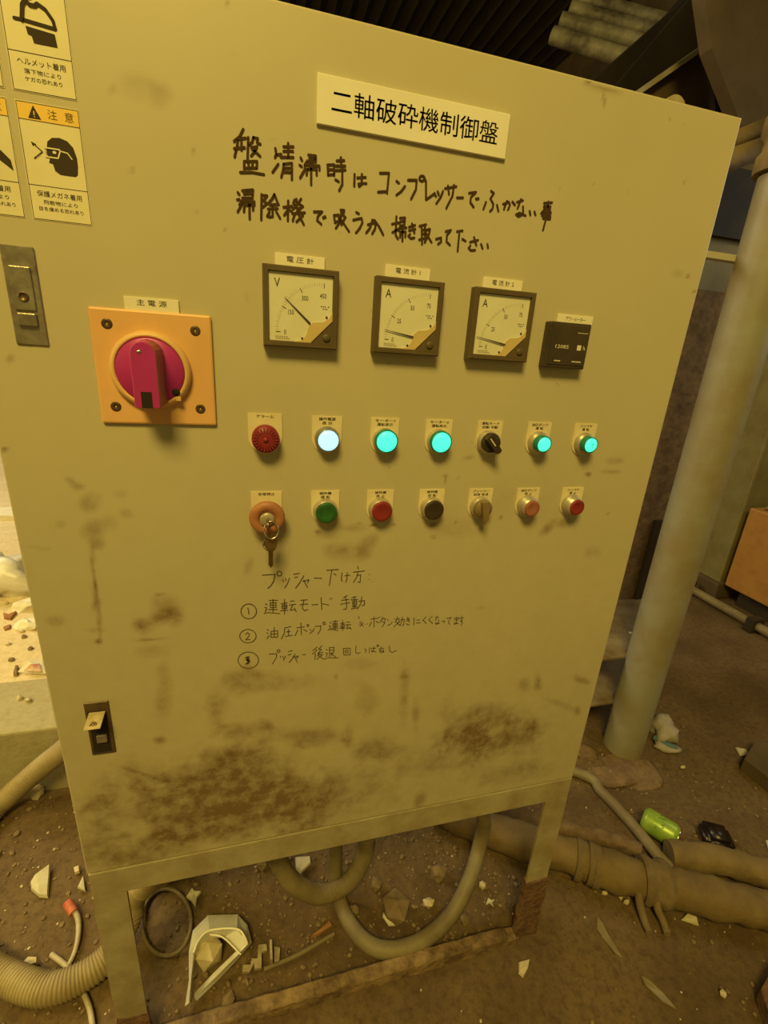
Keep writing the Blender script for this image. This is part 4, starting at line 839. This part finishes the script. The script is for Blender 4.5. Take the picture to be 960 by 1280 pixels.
hose('floor_hose', [(.50, .55, .03), G(722, 966, .02), G(752, 990, .018), G(790, 1030, .018), G(825, 1072, .020), G(852, 1096, .02), G(880, 1106, .016), G(930, 1128, .015)], .0150, 'hose_g', 'dusty thin hose crossing the floor in front of the green can', rib=False, n=14)

# ------------------------------------------------------------------ big lagged pipes on the floor
def rough_tube(name, pts, r, mt, lab, cat='pipe', amp=.003):
    P = resample(pts, .012)
    m = MB().tube(P, lambda i, L: r * (1 + .05 * math.sin(L * 31) + .03 * math.sin(L * 83 + 1)), raw=True, n=22)
    m.v = [tuple(Vector(v) + Vector((1, 1, 1)) * amp * noise.noise(Vector(v) * 40)) for v in m.v]
    return tag(m.build(name, M[mt], None), lab, cat)
rough_tube('lagged_pipe', [G(540, 1005, .05), G(620, 1040, .045), G(700, 1065, .045), G(770, 1090, .045), G(850, 1112, .045), G(960, 1138, .045), G(1040, 1158, .045)], .042, 'lagging', 'long lagged pipe on the floor, passing behind the right cabinet leg')
rough_tube('lagged_pipe', [G(836, 1068, .034), G(860, 1072, .036), G(900, 1076, .040), G(960, 1092, .040), G(1040, 1112, .040)], .034, 'lagging', 'shorter lagged pipe on the floor below the black cap')
rough_tube('lagged_pipe', [G(680, 1030, .006), G(720, 1040, .008), G(770, 1052, .008), G(800, 1066, .006)], .020, 'dirtwall', 'dirt covered pipe stub between the cabinet leg and the green can')
# rag and clamp tied round the pipe
rg = thing('rag', 'dusty rag tied round the long floor pipe with two hanging ends', 'rag', G(815, 1130, 0))
a, b = G(800, 1098, .045), G(836, 1107, .045)
rough = MB().tube(resample([a, a.lerp(b, .5), b], .006), lambda i, L: .050 + .004 * math.sin(L * 160), raw=True, n=22)
rough.build('rag_wrap', M['rag'], rg)
MB().tube([G(799, 1112, .05), G(800, 1130, .03), G(806, 1152, .012), G(812, 1166, .010)], lambda i, L: .010 - L * .03, ds=.006, n=8).build('rag_end', M['rag'], rg)
MB().tube([G(820, 1115, .05), G(822, 1135, .03), G(829, 1152, .012), G(834, 1168, .010)], lambda i, L: .010 - L * .03, ds=.006, n=8).build('rag_end', M['rag'], rg)
for k, (px, py) in enumerate([(722, 1074), (737, 1079), (744, 1083)]):
    q = G(px, py, .045); d = (G(770, 1090, .045) - G(700, 1065, .045)).normalized()
    o = MB().tube([q - d * .007, q + d * .007], .0475, ds=.004, n=22).build('pipe_tie', M['rag'])
    tag(o, ['left', 'middle', 'right'][k] + ' one of three dusty cloth ties round the floor pipe beside the cabinet leg', 'tie', 'ties on the floor pipe')

# ------------------------------------------------------------------ small things on the floor
def lump(name, c, sx, sy, sz, mt, lab, cat, sub=2, rough=.25, seed=0, rot=0, group=None, smooth=False, parent=None):
    bm = bmesh.new(); bmesh.ops.create_icosphere(bm, subdivisions=sub, radius=1)
    cr, sr = math.cos(rot), math.sin(rot)
    for v in bm.verts:
        n_ = 1 + rough * noise.noise(v.co * 1.3 + Vector((seed * 3.7, 1.1, seed))) + rough * .5 * noise.noise(v.co * 3.1 + Vector((seed, 2, 0)))
        p = Vector((v.co.x * sx * n_, v.co.y * sy * n_, max(v.co.z, -.55) * sz * n_))
        v.co = Vector((c.x + p.x * cr - p.y * sr, c.y + p.x * sr + p.y * cr, c.z + p.z + sz * .5))
    o = MB().frombm(bm, smooth).build(name, M[mt], parent)
    return tag(o, lab, cat, group) if not parent else o
def chip(name, pts, z, th, mt, lab, cat='chip', group=None, tilt=0):
    P = [G(a, b, z) for a, b in pts]
    c = sum(P, Vector()) / len(P)
    P = [p + Vector((0, 0, (p.y - c.y) * tilt + .002 * ((i * 7) % 3 - 1))) for i, p in enumerate(P)]
    n_ = len(P); top = [c.lerp(p, .88) + Vector((0, 0, th)) for p in P]
    m = MB().add(P + top + [c + Vector((0, 0, th * 1.15))], [(i, (i + 1) % n_, (i + 1) % n_ + n_, i + n_) for i in range(n_)] + [(n_ + i, n_ + (i + 1) % n_, 2 * n_) for i in range(n_)] + [tuple(range(n_))])
    return tag(m.build(name, M[mt]), lab, cat, group)
chip('plastic_shard', [(64, 1081), (60, 1121), (49, 1121), (39, 1112), (38, 1104), (44, 1096)], .006, .006, 'chip', 'large cream triangular shard on the floor left of the cabinet', tilt=.15)
chip('plastic_shard', [(104, 1094), (107, 1115), (97, 1111)], .006, .004, 'chip', 'small cream shard poking out at the left cabinet leg')
chip('stone_chip', [(92, 1086), (99, 1084), (100, 1092), (94, 1093)], .006, .008, 'stone', 'bright chip at the left edge of the cabinet above the cream shards')
chip('stone_chip', [(30, 1204), (36, 1199), (48, 1200), (47, 1206), (36, 1211), (31, 1210)], .004, .010, 'stone', 'pale angular stone inside the loop of the thick hose')
lump('stone', G(47, 994, .0), .020, .017, .020, 'stone', 'rounded pale stone on the floor under the thick hose', 'stone', seed=3)
chip('star_shaped_chip', [(240, 1110), (243, 1115), (252, 1116), (247, 1122), (245, 1135), (239, 1127), (232, 1122), (236, 1117)], .008, .006, 'chip', 'small cream star shaped piece behind the white guard')
# broken white guard with a stone in it
bg = thing('broken_guard', 'broken white plastic guard lying on the dirt behind the left front leg', 'broken plastic guard', G(270, 1200, 0))
outer = [(231, 1258, .008), (236, 1225, .022), (236, 1190, .030), (241, 1163, .034), (260, 1144, .034), (297, 1143, .032), (309, 1156, .028), (315, 1178, .022), (300, 1196, .016), (276, 1222, .012), (246, 1251, .006)]
ridge = [(236, 1254, .022), (239, 1222, .046), (242, 1192, .060), (248, 1177, .064), (262, 1164, .066), (296, 1162, .060), (307, 1174, .050), (309, 1181, .042), (297, 1194, .034), (272, 1219, .028), (243, 1247, .018)]
inner = [(239, 1248, .012), (240, 1220, .026), (244, 1195, .034), (252, 1182, .038), (264, 1172, .040), (279, 1172, .040), (289, 1180, .036), (296, 1188, .030), (290, 1194, .026), (266, 1217, .020), (243, 1242, .010)]
loops = [[G(a, b, z) for a, b, z in l] for l in (outer, ridge, inner)]
n = len(outer); vs = sum(loops, []); fs = [(k * n + i, k * n + i + 1, k * n + n + i + 1, k * n + n + i) for k in range(2) for i in range(n - 1)]
m = MB().add(vs, fs); o = m.build('guard_shell', M['guard'], bg)
so = o.modifiers.new('s', 'SOLIDIFY'); so.thickness = .0025
MB().tube([loops[1][i] + Vector((0, 0, .002)) for i in range(2, 8)], .0022, ds=.004, n=8).build('guard_rib', M['sign'], bg, label='bright raised rib of the guard')
MB().tube([G(262, 1168, .060), G(279, 1172, .055), G(301, 1193, .038)], .0016, ds=.004, n=8).build('guard_rib', M['sign'], bg, label='bright raised rib of the guard')
lump('stone', G(262, 1195, .006), .030, .027, .030, 'stone', 'pale yellow stone caught inside the broken white guard', 'stone', sub=1, rough=.35, seed=8)
# stamped bracket
br = thing('metal_bracket', 'small grey stamped bracket with prongs right of the white guard', 'bracket', G(322, 1198, 0))
def up(name, pts, z, h, mt, par): return MB().prism([G(a, b, z) for a, b in pts], (0, 0, h)).build(name, M[mt], par)
up('bracket_plate', [(303, 1217), (304, 1208), (313, 1208), (315, 1200), (322, 1200), (323, 1183), (333, 1182), (334, 1190), (327, 1192), (327, 1212), (318, 1213), (318, 1206), (312, 1217)], .006, .006, 'bracket', br)
up('bracket_flange', [(337, 1181), (340, 1180), (341, 1205), (338, 1206)], .006, .016, 'bracket', br)
up('bracket_flange', [(343, 1185), (350, 1186), (349, 1204), (343, 1205)], .004, .005, 'bracket', br)
tag(MB().lathe(G(360, 1191, .006), (.1, -.2, 1), [(.0055, 0), (.0055, .002), (.0030, .002), (.0030, 0)], 18, cap=False).build('washer', M['screw']), 'small washer in the dirt right of the stamped bracket', 'washer')
hose('rusty_rod', [G(330, 1212, .006), G(372, 1194, .007), G(418, 1167, .008)], .0045, 'hose_d', 'thin rusty rod lying on the dirt behind the floor rail', 'rod', rib=False, n=8)
chip('brick_shard', [(388, 1172), (413, 1152), (416, 1158), (398, 1169)], .006, .006, 'brickc', 'flat reddish shard beside the rusty rod')
chip('plastic_shard', [(369, 1073), (388, 1072), (389, 1080), (376, 1091), (370, 1086)], .012, .006, 'chip', 'cream shard seen inside the dark hose loop', tilt=.2)
lump('stone', G(493, 1140, .0), .036, .040, .028, 'stone_d', 'large dusty stone under the middle of the cabinet', 'stone', sub=1, rough=.4, seed=5)
chip('torn_plate', [(479, 1140), (484, 1150), (494, 1158), (486, 1157), (478, 1146)], .030, .003, 'chip', 'thin pale curved flake against the large dusty stone')
for k, (px, py, s, d) in enumerate([(535, 1132, .014, 'small roundish pale stone right of the large dusty stone'), (470, 1109, .016, 'reddish dusty stone behind the bow of the plain hose'), (548, 1095, .022, 'dark pointed lump at the back under the cabinet'), (330, 1082, .020, 'dusty stone at the rail left of the dark hose loop'), (444, 1140, .014, 'narrow dusty stone touching the left of the plain hose bow'), (580, 1152, .013, 'small reddish stone near the right end of the floor rail'), (286, 1255, .014, 'dusty stone at the left end of the floor rail'), (300, 1258, .010, None)]):
    if d: lump('stone', G(px, py, 0), s, s * .85, s, 'stone_d' if k not in (0,) else 'stone', d, 'stone', sub=1, rough=.4, seed=k + 11)
lump('pale_cube', G(603, 1108, .004), .009, .009, .010, 'stone', 'small whitish cube shaped bit under the right of the cabinet', 'stone', sub=1, rough=.1, seed=2)
chip('plastic_shard', [(610, 1122), (614, 1126), (619, 1125), (615, 1129), (617, 1134), (612, 1130), (607, 1131)], .004, .003, 'chip', 'tiny star shaped flake under the right of the cabinet')
chip('wood_chip', [(648, 1203), (662, 1200), (660, 1211), (654, 1222), (648, 1217)], .003, .006, 'stone', 'tan chip on the floor in front of the right cabinet leg')
chip('plastic_shard', [(852, 1149), (860, 1141), (871, 1148), (874, 1157), (851, 1150)], .003, .004, 'chip', 'cream quarter round shard in front of the floor pipe')
chip('plastic_shard', [(919, 934), (932, 937), (939, 944), (925, 945)], .003, .004, 'chip', 'bright shard on the floor beyond the black cap')
chip('plastic_shard', [(957, 1050), (966, 1052), (966, 1064), (960, 1060)], .003, .004, 'chip', 'bright shard at the right picture edge above the pipes')
for k, (px, py, lab) in enumerate([(756, 1117, 'pinkish crumb beside the floor pipe'), (775, 1121, 'pale crumbled plaster under the floor pipe, left of the rag'), (783, 1128, 'pale pointed crumb just left of the rag ends'), (853, 960, 'thin pale splinter on the floor above the green can'), (855, 1131, 'tiny pale crumb above the quarter round shard'), (904, 1243, 'pale crumb near the lower right corner')]):
    lump('plaster_crumb', G(px, py, .002), .008, .006, .006, 'stone', lab, 'crumb', sub=1, rough=.5, seed=30 + k)
# dusty film strips
chip('film_strip', [(746, 1144), (752, 1152), (760, 1170), (778, 1197), (768, 1190), (752, 1172), (746, 1160)], .003, .003, 'film', 'dusty clear plastic strip below the floor pipe', 'plastic strip')
chip('film_strip', [(802, 1219), (812, 1226), (828, 1242), (846, 1261), (828, 1252), (806, 1232)], .003, .003, 'film', 'long faint plastic strip near the lower right of the floor', 'plastic strip')
# green can
A_ = G(808, 1024, .033); B_ = G(844, 1046, .033); ax = (B_ - A_); Lc = ax.length + .01
cn = thing('green_can', 'bright yellow-green drink can lying on the floor by the pipes', 'can', A_.lerp(B_, .5) - Vector((0, 0, .033)))
MB().lathe(A_ - ax.normalized() * .01, ax, [(.022, 0), (.026, .003), (.0315, .009), (.0320, .012), (.0320, Lc - .006), (.0300, Lc), (.0255, Lc + .006)], 36).build('can_body', M['can'], cn)
MB().lathe(B_ + ax.normalized() * .0055, ax, [(.0262, 0), (.0262, .003), (.0240, .003), (.0235, .001), (.0005, .001)], 30).build('can_end', M['chrome'], cn, label='bare metal can end')
axn = ax.normalized(); side = axn.cross(Vector((0, 0, 1))).normalized(); upv = side.cross(axn)
m = MB()
for q in range(26):
    h = rng.uniform(.03, Lc - .03); an = rng.uniform(-1.2, 1.0); dh = rng.uniform(.002, .006); da = rng.uniform(.03, .10)
    f_ = lambda h_, a_: A_ + axn * (h_ - .01) + (upv * math.cos(a_) + side * math.sin(a_)) * .0323
    m.add([f_(h, an), f_(h + dh, an), f_(h + dh, an + da), f_(h, an + da)], [(0, 1, 2, 3)])
m.build('can_print', M['can_print'], cn, fix=False)
# black cap, cloth with blue edge, steel bars
bc = MB(); c = G(892, 1054, 0); 
bm = bmesh.new(); bmesh.ops.create_cube(bm, size=1)
for v in bm.verts: v.co = Vector((v.co.x * .072, v.co.y * .075, v.co.z * .045))
bmesh.ops.bevel(bm, geom=list(bm.edges), offset=.014, segments=4, affect='EDGES')
bc.frombm(bm, True, Matrix.Translation(c + Vector((0, 0, .023))) @ Matrix.Rotation(-.5, 4, 'Z'))
tag(bc.build('black_cap', M['blackp']), 'black rounded plastic cap on the floor right of the green can', 'cap')
cl = thing('crumpled_cloth', 'off-white crumpled cloth with a blue-grey edge at the foot of the grey column', 'cloth', G(830, 920, 0))
lump('cloth_fold', G(827, 918, .0), .042, .050, .045, 'cloth', None, None, sub=3, rough=.6, seed=4, rot=-.7, smooth=True, parent=cl)
MB().tube([G(818, 922, .012), G(830, 930, .012), G(846, 936, .010)], lambda i, L: .011, ds=.006, n=8).build('blue_edge', M['blue'], cl, label='blue-grey edge')
lump('cloth_fold', G(832, 936, .0), .040, .022, .012, 'cloth', None, None, sub=2, rough=.4, seed=6, rot=-.5, smooth=True, parent=cl)
a = G(925, 958, .0)
tag(MB().prism([G(925, 962, 0), G(960, 990, 0), G(1040, 1040, 0), G(1060, 1000, 0), G(975, 945, 0), G(940, 938, 0)], (0, 0, .045)).build('steel_block', M['dark2']), 'dark brown steel block on the floor at the right edge', 'steel block')
tag(MB().prism([G(962, 1218, 0), G(944, 1250, 0), G(958, 1290, 0), G(1000, 1290, 0), G(1000, 1215, 0)], (0, 0, .035)).build('rusty_plate', M['rust']), 'rusty plate corner at the lower right picture edge', 'rusty plate')
# dirt mound at the foot of the column and under the shelves
for k, (px, py, sx, sz, lab) in enumerate([(775, 962, .13, .014, 'flat heap of brown dirt at the foot of the grey column'), (728, 945, .06, .022, 'clods of dirt piled between the cabinet and the column')]):
    lump('dirt_heap', G(px, py, -.01), sx, sx * .6, sz, 'dirtwall', lab, 'dirt heap', sub=4, rough=.45, seed=50 + k, smooth=True)

# things beyond the kerb
zt = .203
bgp = G(12, 738, zt)
bg_ = lump('plastic_bag', G(-8, 742, zt - .02), .15, .12, .10, 'bag', 'crumpled thin white plastic bag on the bright yard floor', 'bag', sub=4, rough=.8, seed=9, smooth=True)
tag(MB().prism([G(-60, 651, zt), G(30, 651, zt), G(30, 640, zt), G(-60, 640, zt)], (0, 0, .03)).build('timber_board', M['whiteboard']), 'pale board lying across the yard behind the bag', 'board')
for k, (px, py, s, mt_, lab) in enumerate([(34, 760, .045, 'paper', 'white crumpled paper against the cabinet edge, upper one'), (36, 784, .040, 'paper', 'white crumpled paper against the cabinet edge, lower one')]):
    lump('crumpled_paper', G(px, py, zt), s, s * .7, s * .5, mt_, lab, 'paper', sub=2, rough=.7, seed=60 + k)
sp = thing('torn_packet', 'torn white and red packet at the back edge of the kerb', 'packet', G(38, 838, zt))
P = [G(a, b, zt + h) for a, b, h in ((22, 841, .006), (36, 828, .03), (50, 824, .02), (60, 843, .006))]
MB().prism(P, (0, 0, .004)).build('packet_body', M['paper'], sp)
P = [G(a, b, zt + h + .006) for a, b, h in ((30, 839, .012), (38, 831, .028), (50, 830, .018), (52, 840, .010))]
MB().prism(P, (0, 0, .002)).build('packet_print', M['paperred'], sp, label='red print')
chip('wood_splinter', [(4, 768), (12, 772), (22, 767), (14, 776), (5, 774)], zt, .012, 'brickc', 'dark curved splinter on the bright yard floor')
chip('wood_splinter', [(4, 785), (14, 782), (13, 787), (6, 789)], zt, .008, 'brickc', 'short brown splinter below the curved one')
chip('wood_splinter', [(17, 846), (20, 836), (24, 836), (22, 846)], zt, .015, 'stone_d', 'upright brown scrap beside the torn packet')
for k, (px, py) in enumerate([(25, 874), (36, 877)]):
    lump('kerb_stone', G(px, py, .211), .010, .008, .010, 'stone', ['left', 'right'][k] + ' one of two small stones on top of the kerb', 'stone', sub=1, rough=.4, seed=70 + k, group='pebbles on the kerb')
for k in range(7):
    px = [24, 30, 10, 38, 28, 15, 8][k]; py = [783, 797, 806, 812, 790, 826, 755][k]
    lump('yard_pebble', G(px, py, zt), .010, .008, .008, 'stone_d' if k % 2 else 'stone', ['pale crumb right of the curved splinter', 'dark crumb left of the lower white paper', 'pale crumb left of the torn packet', 'dark crumb against the cabinet edge between paper and packet', 'pale crumb just below the crumpled papers', 'dark crumb just behind the torn packet', 'pale crumb below the white bag'][k], 'pebble', sub=1, rough=.4, seed=80 + k, group='crumbs on the yard floor')

# gravel and clods scattered on the floor: too many to count, one object
m = MB()
ico = bmesh.new(); bmesh.ops.create_icosphere(ico, subdivisions=1, radius=1); iv = [v.co.copy() for v in ico.verts]; iff = [[v.index for v in f.verts] for f in ico.faces]; ico.free()
def grit(x, y, r):
    z = ground_h(x, y); q = Matrix.Rotation(rng.uniform(0, 6), 3, 'Z'); sx, sy, sz = rng.uniform(.6, 1.3, 3)
    m.add([Vector((x, y, z + r * .3)) + q @ Vector((v.x * sx * r * rng.uniform(.8, 1.15), v.y * sy * r, v.z * sz * r * .7)) for v in iv], iff)
for _ in range(1500): grit(rng.uniform(-.32, .5), rng.uniform(.02, .55), abs(rng.normal(0, .0022)) + .0012)
for _ in range(650): grit(rng.uniform(-1.0, -.33), rng.uniform(.0, .6), abs(rng.normal(0, .0022)) + .0010)
for _ in range(500): grit(rng.uniform(.5, 1.4), rng.uniform(-.3, .7), abs(rng.normal(0, .0024)) + .001)
for _ in range(250): grit(rng.normal(-.80, .05), rng.normal(.33, .09), abs(rng.normal(0, .005)) + .002)
g_ = m.build('loose_gravel', M['stone_d'], None, fix=False); tag(g_, 'loose brown grit and clods scattered over the floor', 'gravel', kind='stuff')
m = MB()
for _ in range(130): grit(rng.uniform(-1.0, -.34), rng.uniform(-.1, .58), rng.uniform(.0014, .0042))
for _ in range(110): grit(rng.uniform(-.3, 1.3), rng.uniform(-.35, .5), rng.uniform(.0012, .0030))
g_ = m.build('pale_grit', M['stone'], None, fix=False); tag(g_, 'tiny pale crumbs speckled over the dirt floor', 'grit', kind='stuff')
